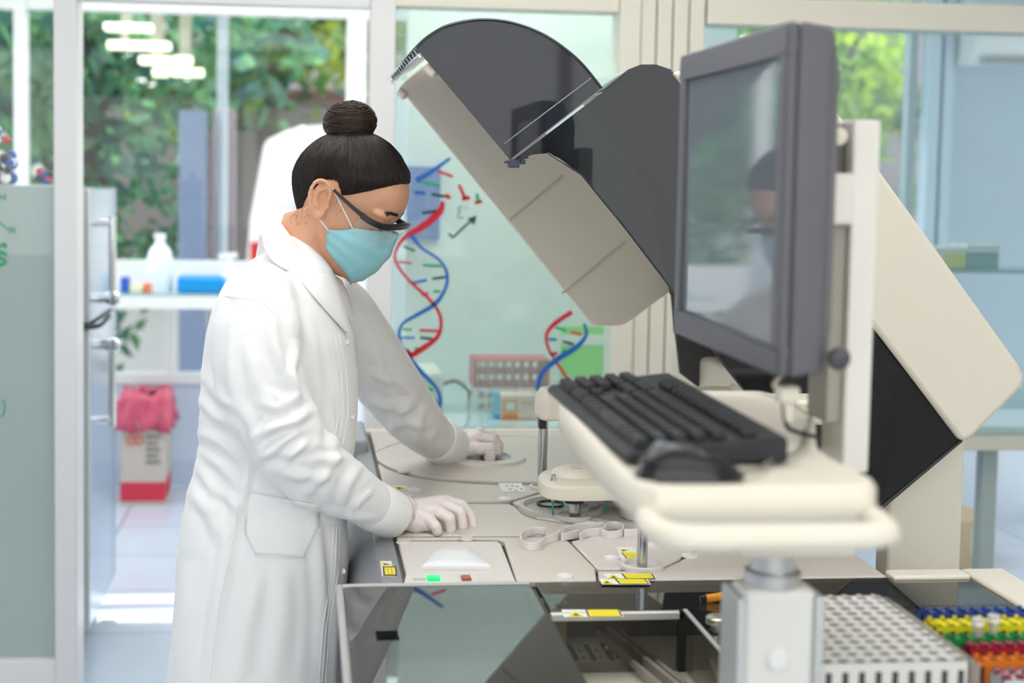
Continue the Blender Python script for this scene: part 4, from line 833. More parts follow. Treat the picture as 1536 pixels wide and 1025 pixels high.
# mast
ms = thing('monitor_mast', (0.62, 1.58, 1.24), 'cream vertical mast carrying the monitor at the right of the keyboard tray', 'stand')
ma = at(1303, 180, Y=1.53); mb_ = at(1345, 180, Y=1.53)
BEI = mat('mast_beige', (0.80, 0.76, 0.70), 0.45, noise=0.01)
MB().box(0.606, 0.637, 1.53, 1.60, 1.245, ma.z).build('mast_column', BEI, ms, bevel=0.003)
MB().box(0.588, 0.606, 1.54, 1.60, 1.30, ma.z-0.10).build('slide_channel', mat('channel_olive', (0.36, 0.34, 0.28), 0.5), ms, bevel=0.002)  # olive colour holds the shade of the mast's left side
MB().box(0.585, 0.604, 1.55, 1.60, ma.z-0.10, ma.z-0.005).build('dark_block', mat('block_olive', (0.14, 0.13, 0.12), 0.5), ms, bevel=0.003)
q0 = at(1270, 260, Y=1.52).z; q1 = at(1270, 338, Y=1.52).z
MB().box(0.562, 0.606, 1.52, 1.62, q1, q0).build('tilt_bracket', BEI, ms, bevel=0.004)
MB().lathe((0.585, 1.54, at(1275, 205, Y=1.53).z), [(0.010, 0), (0.010, -0.02), (0.006, -0.022)], 16, axis=(0, 1, 0)).build('bolt', CREAM, ms)
# white plug hanging under the monitor
wp = at(1181, 590, Y=1.45)
cbx = thing('white_cable_plug', (wp.x, 1.45, 1.31), 'white cable plug hanging below the monitor corner', 'plug')
MB().box(wp.x-0.011, wp.x+0.011, 1.44, 1.462, wp.z-0.010, wp.z+0.008).build('plug_body', CREAM, cbx, bevel=0.003)
MB().tube([(wp.x, 1.45, wp.z-0.010), (wp.x+0.003, 1.45, 1.318)], [0.006, 0.004], 10).build('strain_relief', CREAM, cbx)
MB().tube(smoothline([(wp.x-0.006, 1.45, 1.368), (wp.x-0.013, 1.455, 1.355), (wp.x-0.002, 1.452, wp.z+0.006)]), 0.0022, 8).build('cable', mat('cable_ivory', (0.66, 0.58, 0.42), 0.5), cbx)
bc = thing('black_monitor_cable', (0.52, 1.47, 1.31), 'black cable running down behind the white plug', 'cable')
MB().tube(smoothline([(0.513, 1.47, 1.368), (0.513, 1.47, 1.34), (0.515, 1.46, 1.312), (0.52, 1.44, 1.308), (0.535, 1.42, 1.306)]), 0.0026, 8).build('cable_run', BLACK, bc)
# ================================================================ keyboard tray
TZ = 1.297
ty = thing('keyboard_tray', (0.45, 1.5, 1.24), 'cream keyboard tray with a rounded rim and a front handle, blurred in the foreground', 'tray')
def outline(gr):
    P = [(0.316-gr, 1.70), (0.305-gr, 1.50), (0.300-gr, 1.33), (0.302-gr, 1.262-gr*0.5), (0.312-gr*0.7, 1.236-gr), (0.335, 1.226-gr), (0.49, 1.226-gr), (0.515+gr*0.7, 1.236-gr), (0.523+gr, 1.262), (0.526+gr, 1.40), (0.600+gr*0.5, 1.62), (0.60+gr*0.5, 1.76), (0.56, 1.79+gr), (0.37, 1.78+gr), (0.332-gr*0.7, 1.755+gr*0.6)]
    S_ = smoothline([Vector((a, b, 0)) for a, b in P]+[Vector((P[0][0], P[0][1], 0))], 4)[:-1]; return S_
O = outline(0.0); O2 = outline(0.004); O3 = outline(-0.006); O4 = outline(-0.010)
def zz_(l, z): return [Vector((p.x, p.y, z)) for p in l]
MB().loft([zz_(O3, TZ-0.038), zz_(O2, TZ-0.031), zz_(O2, TZ-0.004), zz_(O, TZ+0.002), zz_(O3, TZ+0.002), zz_(O4, TZ-0.002), zz_(outline(-0.014), TZ-0.0025)]).build('tray_body', CREAM, ty, ang=60)
hp = smoothline([(0.318, 1.26, TZ-0.028), (0.306, 1.215, TZ-0.029), (0.312, 1.180, TZ-0.030), (0.335, 1.166, TZ-0.030), (0.41, 1.165, TZ-0.030), (0.47, 1.165, TZ-0.030), (0.499, 1.170, TZ-0.030), (0.512, 1.188, TZ-0.030), (0.516, 1.26, TZ-0.028)], 6)
MB().tube(hp, 0.0115, 14).build('front_handle', CREAM, ty, ang=70)
MB().box(0.33, 0.50, 1.235, 1.45, TZ-0.050, TZ-0.036).build('underside_rib', CREAM, ty, bevel=0.004)
# pedestal under the tray
cx0, cx1 = xat(1106, 900, 1.45), xat(1236, 900, 1.45)
pd = thing('tray_pedestal', ((cx0+cx1)/2, 1.5, ZD), 'broad cream pedestal with a metal collar below the keyboard tray', 'pedestal')
mx = (cx0+cx1)/2
MB().box(cx0+0.008, cx1-0.008, 1.45, 1.505, ZD, 1.135).build('column_body', mat('pedestal_paint', (0.80, 0.78, 0.75), 0.4, noise=0.01), pd, bevel=0.008, seg=3)
for s in (cx0, cx1-0.010): MB().box(s, s+0.010, 1.445, 1.51, ZD, 1.128).build('side_rail', mat('rail_silver', (0.60, 0.62, 0.62), 0.35, 0.2), pd, bevel=0.002)
MB().lathe((mx, 1.48, 1.135), [(0.031, 0), (0.031, 0.014), (0.024, 0.016), (0.024, 0.10)], 32).build('metal_collar', ALU, pd)
MB().box(cx0-0.004, cx1+0.030, 1.44, 1.56, 1.172, 1.186).build('mount_plate', mat('mount_tan', (0.66, 0.60, 0.52), 0.4), pd, bevel=0.004)
MB().lathe((mx-0.002, 1.45, at(1175, 990, Y=1.45).z), [(0.013, 0), (0.013, 0.003), (0.009, 0.006)], 20, axis=(0, -1, 0)).build('cap_screw', WHITE, pd)
# ================================================================ keyboard
kb = thing('computer_keyboard', (0.385, 1.58, TZ), 'black computer keyboard lying on the cream tray', 'keyboard')
ka = Vector((0.306, 1.305, 0)); kA = radians(1.5)
# local frame: u along the long side (+Y), v across (+X); front (space bar) edge at the operator side
Mk = Matrix.Translation((0.312, 1.33, TZ)) @ Matrix.Rotation(radians(90), 4, 'Z') @ Matrix.Scale(-1, 4, (0, 1, 0))
def kz(v): return 0.010+0.016*v/0.155
prof = [(0, 0.0), (-0.002, 0.006), (0.004, 0.0115), (0.155, 0.027), (0.16, 0.024), (0.16, 0.0)]
mb = MB().prism([Vector((0, a, h)) for a, h in prof], (0.45, 0, 0)).xf(Mk); mb.build('keyboard_case', mat('key_case', (0.020, 0.021, 0.025), 0.5, bump=0.2, spec=0.35), kb, bevel=0.003)
KEYM = mat('key_cap', (0.014, 0.0145, 0.017), 0.45, noise=0.1, spec=0.35)
kproto = None
def key(u, v, w_, d_=0.0155):
    z = kz(v)+0.002; a, b = w_/2, d_/2
    r0 = [Vector((u-a, v-b, z)), Vector((u+a, v-b, z)), Vector((u+a, v+b, z+0.0015)), Vector((u-a, v+b, z+0.0015))]
    r1 = [Vector((u-a+0.002, v-b+0.0015, z+0.008)), Vector((u+a-0.002, v-b+0.0015, z+0.008)), Vector((u+a-0.002, v+b-0.0025, z+0.0095)), Vector((u-a+0.002, v+b-0.0025, z+0.0095))]
    MB().loft([r0, r1]).xf(Mk).build('key', KEYM, kb, bevel=0.0006, seg=1)
rows_ = [(0.018, [1.4, 1.2, 1.2, 5.6, 1.2, 1.2, 1.2, 1.4]), (0.037, [2.2]+[1]*10+[2.6]), (0.056, [1.7]+[1]*11+[2.1]), (0.075, [1.4]+[1]*12+[1.4]), (0.094, [1]*13+[1.8])]
for v, ws in rows_:
    tot = sum(ws); u = 0.012; unit = 0.272/tot
    for w_ in ws: key(u+w_*unit/2, v, w_*unit-0.0028); u += w_*unit
for i in range(13): key(0.020+i*0.0212, 0.124, 0.0150)
for i in range(3):
    for v in (0.094, 0.075): key(0.303+i*0.019, v, 0.016)
    key(0.303+i*0.019, 0.018, 0.016); key(0.303+i*0.019, 0.124, 0.016)
key(0.322, 0.037, 0.016)
for i in range(4):
    for v in (0.018, 0.037, 0.056, 0.075, 0.094): key(0.368+i*0.019, v, 0.016)
# mouse
mo2 = thing('computer_mouse', (0.36, 1.275, TZ), 'black glossy computer mouse in front of the keyboard', 'mouse')
rings = []
for i in range(15):
    f = i/14; s = sin(pi*min(1, max(0, f*0.98+0.01)))**0.45; cxm = lerp(0.3035, 0.405, f); hgt = 0.004+0.029*sin(pi*(f**0.72))**0.8; hw = 0.026*s+0.002
    rings.append([Vector((cxm, 1.262+cos(2*pi*k/24)*hw, TZ+0.001+max(0, sin(2*pi*k/24))**0.75*hgt)) for k in range(24)])
GLB = mat('mouse_gloss_black', (0.006, 0.006, 0.007), 0.22, coat=0.2, spec=0.4)
MB().loft(rings).build('mouse_shell', GLB, mo2, ang=60)
MB().lathe((0.327, 1.262, TZ+0.026), [(0.0085, -0.003), (0.0095, 0), (0.0085, 0.003)], 20, axis=(0, 1, 0)).build('scroll_wheel', mat('wheel_grey', (0.2, 0.22, 0.25), 0.2), mo2)
MB().tube(smoothline([(0.405, 1.262, TZ+0.006), (0.43, 1.29, TZ+0.003), (0.455, 1.33, TZ+0.003), (0.50, 1.38, TZ+0.003), (0.55, 1.5, TZ+0.003)]), 0.002, 8).build('mouse_cable', mat('cable_grey', (0.2, 0.19, 0.16), 0.5), mo2)

# ================================================================ tube racks
def holes_rack(x0, x1, yy0, yy1, z0, z1, nx, ny, m, par, slots=True, hr=0.38, tab=0.0035):
    mb = MB(); dx = (x1-x0)/nx; dy = (yy1-yy0)/ny; N = 12
    for i in range(nx):
        for j in range(ny):
            cx, cy = x0+(i+0.5)*dx, yy0+(j+0.5)*dy; vs = []; r = min(dx, dy)*hr
            for k in range(N):
                a = 2*pi*(k+0.5)/N; c, s = cos(a), sin(a); f = 0.5/max(abs(c), abs(s)); vs.append(Vector((cx+c*f*dx, cy+s*f*dy, z1)))
            for k in range(N): a = 2*pi*(k+0.5)/N; vs.append(Vector((cx+cos(a)*dx*hr, cy+sin(a)*dy*hr, z1)))
            for k in range(N): a = 2*pi*(k+0.5)/N; vs.append(Vector((cx+cos(a)*dx*hr, cy+sin(a)*dy*hr, z1-0.0025)))
            # corner fill handled by square mapping of 12 points
            fs = [(k, (k+1) % N, N+(k+1) % N, N+k) for k in range(N)]+[(N+k, N+(k+1) % N, 2*N+(k+1) % N, 2*N+k) for k in range(N)]
            mb.add(vs, fs)
            pass
            mb.box(cx-dx*0.16, cx+dx*0.16, cy+dy*0.42, cy+dy*0.5, z1, z1+tab)
    mb.build('top_grid', m, par, smooth=False, fixn=False)
    b_ = MB().box(x0, x1, yy1-0.002, yy1, z0, z1).box(x0, x0+0.002, yy0, yy1, z0, z1).box(x1-0.002, x1, yy0, yy1, z0, z1).box(x0, x1, yy0, yy1, z0, z0+0.002)
    hgt = z1-z0
    b_.box(x0, x1, yy0, yy0+0.002, z1-hgt*0.10, z1).box(x0, x1, yy0, yy0+0.002, z0, z0+hgt*0.18)
    for i in range(nx+1):
        xa = x0+i*dx; b_.box(max(x0, xa-dx*0.30), min(x1, xa+dx*0.30), yy0, yy0+0.002, z0+hgt*0.18, z1-hgt*0.10)
    b_.build('frame', m, par, smooth=False)
    MB().box(x0+0.003, x1-0.003, yy0+0.004, yy0+0.006, z0+0.003, z1-0.0125).box(x0+0.003, x1-0.003, yy0+0.003, yy1-0.003, z1-0.0125, z1-0.0115).build('dark_inside', mat('rack_inside', (0.09, 0.085, 0.08), 0.7), par)  # dark sheets stand in for the shade inside the hollow rack
RZ = 1.05
wr = thing('white_rack', (0.6, 1.66, ZD), 'large white tube rack with rows of empty holes beside the pedestal', 'tube rack')
RW = mat('rack_ivory', (0.74, 0.72, 0.68), 0.45, noise=0.02)
r0 = at(1452, 992, Z=RZ); r1 = at(1322, 893, Z=RZ)
holes_rack(0.562, (r0.x+r1.x)/2, r0.y, r1.y, ZD, RZ, 9, 12, RW, wr, tab=0.0012)
xr_ = (r0.x+r1.x)/2
MB().box(xr_+0.001, xr_+0.012, r0.y, r1.y+0.005, ZD, RZ-0.004).build('clear_sleeve', glass('sleeve_clear', (0.88, 0.86, 0.82), body=(0.7, 0.68, 0.62), bodyfac=0.3), wr)
def crack(name, px0, py0, nx, ny, pitch, h, c, label, z1=1.02, x1=None):
    a = at(px0, py0, Z=z1); t = thing(name, (a.x+nx*pitch/2, a.y+ny*pitch/2, z1-h), label, 'tube rack', None)
    holes_rack(a.x, a.x+nx*pitch, a.y, a.y+ny*pitch, z1-h, z1, nx, ny, mat(name+'_plastic', c, 0.4, noise=0.03), t)
    return t, a
blu, _ = crack('blue_tube_rack', 1383, 921, 9, 1, 0.0165, 0.06, (0.02, 0.06, 0.30), 'dark blue tube rack furthest back in the row of coloured racks')
yel, _ = crack('yellow_tube_rack', 1402, 941, 8, 2, 0.0165, 0.06, (0.80, 0.70, 0.01), 'yellow tube rack between the blue and the green rack')
grn, ga_ = crack('green_tube_rack', 1421, 960, 8, 1, 0.0165, 0.06, (0.01, 0.28, 0.06), 'green tube rack between the yellow and the red rack')
red, ra_ = crack('dark_red_tube_rack', 1452, 973, 7, 1, 0.016, 0.062, (0.35, 0.01, 0.03), 'dark red tube rack with red topped tubes behind the orange rack')
org, oa = crack('orange_tube_rack', 1464, 992, 7, 1, 0.0165, 0.066, (0.80, 0.20, 0.01), 'orange tube rack with dark slots in front of the red rack')
whr, wa = crack('grey_white_tube_rack', 1505, 1022, 6, 2, 0.016, 0.07, (0.68, 0.72, 0.76), 'pale rack with red capped tubes at the lower right corner')
TUBE = glass('clear_tube', (0.90, 0.88, 0.86), body=(0.80, 0.78, 0.74), bodyfac=0.35); CAPR = mat('cap_dark_red', (0.25, 0.01, 0.035), 0.35)
for k, (a, b_) in enumerate(((1466, 955), (1490, 950))):
    p = at(a, b_, Z=1.02); t = thing('clear_sample_tube', (p.x, p.y, 0.99), ['left of the two clear tubes standing up in the green rack', 'right of the two clear tubes standing up in the green rack'][k], 'tube')
    MB().lathe((p.x, p.y, 0.985), [(0.0045, 0), (0.0062, 0.006), (0.0062, 0.052), (0.0078, 0.054), (0.0078, 0.058), (0.006, 0.058)], 20).build('tube_body', TUBE, t)
    MB().lathe((p.x, p.y, 1.034), [(0.0075, 0), (0.0075, 0.006), (0.0068, 0.007)], 20).build('tube_collar', mat('collar_clear_white', (0.82, 0.80, 0.76), 0.3), t)
def captubes(rack_a, nx, ny, pitch, z1, every, group, lab):
    first = None
    for i in range(nx):
        for j in range(ny):
            if (i+j) % every: continue
            x, y = rack_a.x+(i+0.5)*pitch, rack_a.y+(j+0.5)*pitch
            if first is None:
                first = thing('capped_sample_tube', (x, y, z1-0.02), lab, 'tube', group)
                MB().lathe((x, y, z1-0.018), [(0.0045, 0), (0.005, 0.003), (0.005, 0.016)], 14).build('tube_body', TUBE, first)
                MB().lathe((x, y, z1-0.001), [(0.0055, 0), (0.0056, 0.004), (0.0045, 0.005)], 16).build('cap', CAPR, first)
            else:
                c = copy_tree(first); c.location = (x, y, z1-0.02)
            cur = first if (i == 0 and j == 0) else c
            cur['label'] = ('%s red capped tube from the left %s' % (('leftmost', 'second', 'third', 'fourth', 'fifth', 'sixth', 'seventh')[i], lab if ny == 1 else 'in the '+('front' if j == 0 else 'back')+' row of '+lab)).replace('leftmost red capped tube from the left', 'leftmost red capped tube')
captubes(ra_, 7, 1, 0.016, 1.02, 1, 'red capped tubes in the dark red rack', 'in the dark red rack')
captubes(wa, 6, 2, 0.016, 1.02, 1, 'red capped tubes in the pale rack', 'the pale corner rack')
# ================================================================ the woman
import numpy as np
PB = thing('person', (-0.07, 2.5, 0), 'person in white lab coat, mask and goggles leaning over the analyser', 'person')
SKIN = mat('skin', (0.72, 0.38, 0.235), 0.48, noise=0.06, nscale=30, bump=0.15, bscale=900, sss=0.12)
def cloth(name, col, bump=0.25):
    m = mat(name, col, 0.75, noise=0.012, nscale=8)
    n = m.node_tree; p_ = n.nodes['Principled BSDF']; tcx = n.nodes.new('ShaderNodeTexCoord')
    a = n.nodes.new('ShaderNodeTexNoise'); a.inputs['Scale'].default_value = 16; a.inputs['Detail'].default_value = 3; a.inputs['Distortion'].default_value = 0.6
    w_ = n.nodes.new('ShaderNodeTexNoise'); w_.inputs['Scale'].default_value = 1400
    n.links.new(tcx.outputs['Object'], a.inputs[0]); n.links.new(tcx.outputs['Object'], w_.inputs[0])
    b1 = n.nodes.new('ShaderNodeBump'); b1.inputs['Strength'].default_value = 0.30; b1.inputs['Distance'].default_value = 0.006
    b2 = n.nodes.new('ShaderNodeBump'); b2.inputs['Strength'].default_value = bump; b2.inputs['Distance'].default_value = 0.0006
    n.links.new(a.outputs['Fac'], b1.inputs['Height']); n.links.new(w_.outputs['Fac'], b2.inputs['Height']); n.links.new(b1.outputs[0], b2.inputs['Normal']); n.links.new(b2.outputs[0], p_.inputs['Normal'])
    p_.inputs['Sheen Weight'].default_value = 0.1
    return m
COAT = cloth('coat_cotton', (0.90, 0.893, 0.89))
def remesh(mb, voxel, smooth=4, fac=0.5):
    me = bpy.data.meshes.new('tmp'); me.from_pydata([tuple(v) for v in mb.v], [], mb.f); me.update()
    b = bmesh.new(); b.from_mesh(me); bmesh.ops.recalc_face_normals(b, faces=b.faces); b.to_mesh(me); b.free()
    ob = bpy.data.objects.new('tmp', me); COL.objects.link(ob)
    r = ob.modifiers.new('r', 'REMESH'); r.mode = 'VOXEL'; r.voxel_size = voxel; r.use_smooth_shade = True
    if smooth: s = ob.modifiers.new('s', 'SMOOTH'); s.iterations = smooth; s.factor = fac
    dg = bpy.context.evaluated_depsgraph_get(); m2 = bpy.data.meshes.new_from_object(ob.evaluated_get(dg))
    bpy.data.objects.remove(ob); bpy.data.meshes.remove(me)
    m2.polygons.foreach_set('use_smooth', [True]*len(m2.polygons)); return m2
def put(name, me, m, parent=PB):
    me.materials.clear(); me.materials.append(m); me.name = name; ob = bpy.data.objects.new(name, me); COL.objects.link(ob)
    ob.parent = parent; ob.location = -WL[parent.name]; WL[ob.name] = Vector((0, 0, 0)); return ob
# ---- head frame
HO = Vector((0.070, 2.50, 1.537)); HS = 1.06
HM = Matrix.Translation(HO) @ Matrix.Rotation(radians(-19), 4, 'Z') @ Matrix.Rotation(radians(29), 4, 'Y') @ Matrix.Scale(HS, 4)
PROF = [(-0.121, 0.062, 0.045, 0.012), (-0.117, 0.076, 0.022, 0.024), (-0.108, 0.085, 0.002, 0.036), (-0.092, 0.088, -0.022, 0.049), (-0.07, 0.090, -0.042, 0.057), (-0.05, 0.091, -0.060, 0.063), (-0.03, 0.089, -0.074, 0.067),
        (-0.012, 0.088, -0.082, 0.070), (0.006, 0.097, -0.085, 0.0725), (0.025, 0.100, -0.084, 0.0745), (0.042, 0.098, -0.079, 0.0745), (0.058, 0.091, -0.071, 0.070), (0.072, 0.080, -0.060, 0.062), (0.086, 0.063, -0.045, 0.050), (0.096, 0.042, -0.028, 0.036), (0.102, 0.022, -0.012, 0.020), (0.104, 0.006, 0.002, 0.003)]
def prof(z):
    if z <= PROF[0][0]: return PROF[0][1:]
    for i in range(len(PROF)-1):
        a, b_ = PROF[i], PROF[i+1]
        if z <= b_[0]:
            t = (z-a[0])/(b_[0]-a[0]); return tuple(lerp(a[k], b_[k], t) for k in (1, 2, 3))
    return PROF[-1][1:]
def hp_(z, a, off=0.0):
    f, b_, w_ = prof(z); l = (f-b_)/2; c, s = cos(a), sin(a)
    x = (f+b_)/2+(l+off)*(abs(c)**0.92)*(1 if c >= 0 else -1); y = (w_+off)*(abs(s)**0.9)*(1 if s >= 0 else -1)
    if z < 0.01 and c > 0: y *= 1-0.10*c
    return Vector((x, y, z))
B = MB()
head = MB(); zs_ = [lerp(-0.121, 0.104, i/34) for i in range(35)]
head.loft([[hp_(z, 2*pi*k/40) for k in range(40)] for z in zs_])
# nose, eye sockets fill, lips, cheeks, ears
head.loft([[Vector((x, y*wd, z)) for x, y in ((0.075, -1), (0.075+dx*0.7, -0.6), (0.075+dx, 0), (0.075+dx*0.7, 0.6), (0.075, 1))] for z, dx, wd in ((0.012, 0.020, 0.010), (-0.01, 0.026, 0.008), (-0.03, 0.037, 0.011), (-0.045, 0.044, 0.016), (-0.053, 0.036, 0.018), (-0.058, 0.018, 0.014))])
for s in (-1, 1):
    head.sphere((0.076, s*0.032, -0.008), 0.0145, 16, 12)
    head.sphere((0.075, s*0.033, 0.010), 0.020, 14, 10, sc=(1.0, 1.3, 0.45))
    head.sphere((0.060, s*0.038, -0.040), 0.019, 14, 10, sc=(1, 0.9, 0.9))
head.sphere((0.088, 0, -0.072), 0.015, 14, 8, sc=(0.5, 1.5, 0.35)); head.sphere((0.086, 0, -0.080), 0.013, 14, 8, sc=(0.6, 1.4, 0.45)); head.sphere((0.078, 0, -0.106), 0.016, 12, 8)
for s in (-1, 1):
    e0 = Vector((-0.004, s*0.074, -0.014))
    def E(u, v, o_=0.0): return e0+Vector((u*0.97-v*0.16-0.35*o_*0.3, s*(o_+0.012+0.16*(-u)*1.0), v*0.97+u*0.12))
    helix_ = smoothline([E(0.006, -0.004, -0.004), E(0.010, 0.010, 0.002), E(0.006, 0.026, 0.004), E(-0.006, 0.033, 0.005), E(-0.017, 0.028, 0.006), E(-0.021, 0.012, 0.007), E(-0.017, -0.006, 0.006), E(-0.009, -0.020, 0.003), E(0.0, -0.029, 0.001), E(0.006, -0.024, -0.002), E(0.006, -0.012, -0.004)], 4)
    head.tube(helix_, 0.0036, 8)
    head.tube(smoothline([E(0.0, 0.022, 0.002), E(-0.009, 0.016, 0.003), E(-0.011, 0.004, 0.003), E(-0.006, -0.008, 0.002), E(0.0, -0.012, 0.001)], 4), 0.0030, 8)
    head.sphere(E(0.0, -0.024, 0.0), 0.0075, 10, 8, sc=(1, 0.55, 1.1)); head.sphere(E(0.009, -0.005, -0.004), 0.0055, 10, 8)
    pl_ = [E(0.005, -0.012, -0.005), E(0.008, 0.010, -0.004), E(0.003, 0.026, -0.002), E(-0.007, 0.030, -0.001), E(-0.016, 0.024, 0.0), E(-0.018, 0.010, 0.001), E(-0.014, -0.006, 0.0), E(-0.007, -0.019, -0.002), E(0.0, -0.026, -0.003)]
    head.loft([[p for p in pl_], [p-Vector((0, s*0.014, 0)) for p in pl_]])
head.xf(HM); B.add(head.v, head.f)
# neck, chest, arms, pelvis and legs as one body
def ring(c, rx, ry, n=24, tilt=0.0, z=None):
    return [Vector((c[0]+rx*cos(2*pi*k/n), c[1]+ry*sin(2*pi*k/n), c[2]+tilt*rx*cos(2*pi*k/n))) for k in range(n)]
nk = [ring((0.022, 2.50, 1.52), 0.058, 0.050, tilt=0.3), ring((0.010, 2.50, 1.478), 0.060, 0.053, tilt=0.5), ring((-0.008, 2.50, 1.440), 0.060, 0.055, tilt=0.5), ring((-0.022, 2.50, 1.405), 0.066, 0.066, tilt=0.35), ring((-0.03, 2.50, 1.37), 0.08, 0.11, tilt=0.1)]
B.loft(nk)
B.loft([ring((-0.03, 2.50, 1.392), 0.055, 0.08), ring((-0.035, 2.5, 1.36), 0.085, 0.15), ring((-0.035, 2.5, 1.30), 0.095, 0.165), ring((-0.03, 2.5, 1.2), 0.095, 0.15), ring((-0.04, 2.5, 1.10), 0.085, 0.125), ring((-0.06, 2.5, 0.98), 0.105, 0.155), ring((-0.08, 2.5, 0.88), 0.11, 0.165), ring((-0.08, 2.5, 0.80), 0.10, 0.15)])
for s in (-1, 1): B.tube([(-0.09, 2.5+s*0.085, 0.88), (-0.10, 2.5+s*0.085, 0.5), (-0.115, 2.5+s*0.08, 0.1)], [0.078, 0.055, 0.036], 14)
def P3(a, b_, Y): return at(a, b_, Y=Y)
nearS = [(398,428,2.36,.050),(388,455,2.325,.066),(384,500,2.30,.074),(388,550,2.285,.075),(400,600,2.275,.071),(418,640,2.27,.068),(440,676,2.275,.064),(472,703,2.295,.058),(510,728,2.335,.051),(548,752,2.385,.044),(578,768,2.425,.0385)]
farS = [(480,440,2.64,.055),(510,470,2.69,.066),(548,525,2.77,.068),(585,580,2.86,.066),(615,620,2.93,.060),(643,650,3.01,.051),(670,668,3.07,.040)]
for L in (nearS, farS):
    B.tube([P3(a, b_, Y) for a, b_, Y, r in L], [min(r*0.55, 0.036) for *_, r in L], 12)
bodyme = remesh(B, 0.003, 3, 0.5)
body = put('body', bodyme, SKIN)
# ---- trousers and shoes
tm = MB()
for s in (-1, 1): tm.loft([ring((-0.09, 2.5+s*0.075, 0.84), 0.10, 0.085), ring((-0.10, 2.5+s*0.085, 0.5), 0.075, 0.072), ring((-0.11, 2.5+s*0.085, 0.08), 0.065, 0.062)])
put('trousers', remesh(tm, 0.008, 3), mat('trousers_dark', (0.05, 0.055, 0.09), 0.8))
for s in (-1, 1):
    y = 2.5+s*0.085; sh_ = []
    for i in range(12):
        f = i/11; hw = 0.030+0.014*sin(pi*f)**0.7 if 0 < f < 1 else 0.012; h = lerp(0.085, 0.04, min(1, f*1.3)) if f < 1 else 0.02
        sh_.append([Vector((lerp(-0.19, 0.09, f), y+cos(2*pi*k/16)*hw, max(0.0, 0.5*h+sin(2*pi*k/16)*h*0.5))) for k in range(16)])
    MB().loft(sh_).build('shoe', mat('shoe_white', (0.7, 0.7, 0.7), 0.5), PB)
# ---- coat
C = MB()
rows_ = [(352,424,452,.045),(366,408,470,.075),(382,390,484,.11),(400,366,498,.145),(425,340,508,.175),(460,319,519,.19),(500,309,530,.195),(560,301,537,.185),(620,298,537,.178),(665,297,533,.175),(700,291,529,.178),(740,279,526,.185),(800,268,521,.195),(880,261,522,.205),(960,254,523,.21),(1040,247,525,.215),(1160,240,528,.22)]
rg = []
for (y, a, b_, hw) in rows_:
    A, D_ = P3(a, y, 2.49), P3(b_, y, 2.49); cx = (A.x+D_.x)/2; hx = (D_.x-A.x)/2; z = (A.z+D_.z)/2; r = []
    for k in range(48):
        q = 2*pi*k/48; c, s = cos(q), sin(q)
        r.append(Vector((cx+hx*abs(c)**0.82*(1 if c > 0 else -1), 2.50+hw*abs(s)**0.85*(1 if s > 0 else -1), z)))
    rg.append(r)
C.loft(rg)
for L in (nearS, farS):
    P = [P3(a, b_, Y) for a, b_, Y, r in L]; R_ = [r for *_, r in L]
    Ps = smoothline(P, 4); n = len(Ps); Rs = [lerp(R_[min(int(i/4), len(R_)-1)], R_[min(int(i/4)+1, len(R_)-1)], (i % 4)/4) for i in range(n)]
    C.tube(Ps, Rs, 28)
cme = remesh(C, 0.0048, 9, 0.5)
# folds: soft ridges and creases laid along lines seen on the cloth, carried in the side plane of the body
V = np.empty(len(cme.vertices)*3); cme.vertices.foreach_get('co', V); V = V.reshape(-1, 3)
N_ = np.array([tuple(v.normal) for v in cme.vertices])
Rw = np.array([list(r) for r in ROT.transposed()])
def to2(Vv):
    """side-plane coordinates (X, Z per metre of distance) of points"""
    d = Vv-np.array(CAM); return np.stack([d[:, 0]/d[:, 1], d[:, 2]/d[:, 1]], 1)
U = to2(V)
def u2(px, py): r = ray(px, py); return np.array([r.x/r.y, r.z/r.y])
disp = np.zeros(len(V)); kpx = 1/FPX
def fold(pts, w_px, amp, mask=None, sharp=0.0, two=True):
    P = [u2(*p) for p in pts]; best = np.full(len(V), 1e9); tt = np.zeros(len(V)); side = np.zeros(len(V)); m = len(P)-1
    for i in range(m):
        a, b_ = P[i], P[i+1]; ab = b_-a; L2 = ab@ab; t = np.clip(((U-a)@ab)/L2, 0, 1); pr = a+t[:, None]*ab; dd = U-pr
        d = np.hypot(dd[:, 0], dd[:, 1]); up = d < best; best = np.where(up, d, best); tt = np.where(up, (i+t)/m, tt); side = np.where(up, ab[0]*dd[:, 1]-ab[1]*dd[:, 0], side)
    s = best/(w_px*kpx); g = np.exp(-s*s)
    if sharp: g = np.where(side > 0, np.exp(-(s*2.4)**2), g)
    if two: g = g-0.45*np.exp(-((s-1.7)/0.8)**2)
    env = np.clip(np.sin(np.pi*np.clip(tt, 0.02, 0.98)), 0, 1)**0.5
    return amp*g*env
nearm = (N_[:, 1] < 0.35)&(V[:, 1] < 2.55); farm = (V[:, 1] > 2.62)&(V[:, 0] > 0.02)
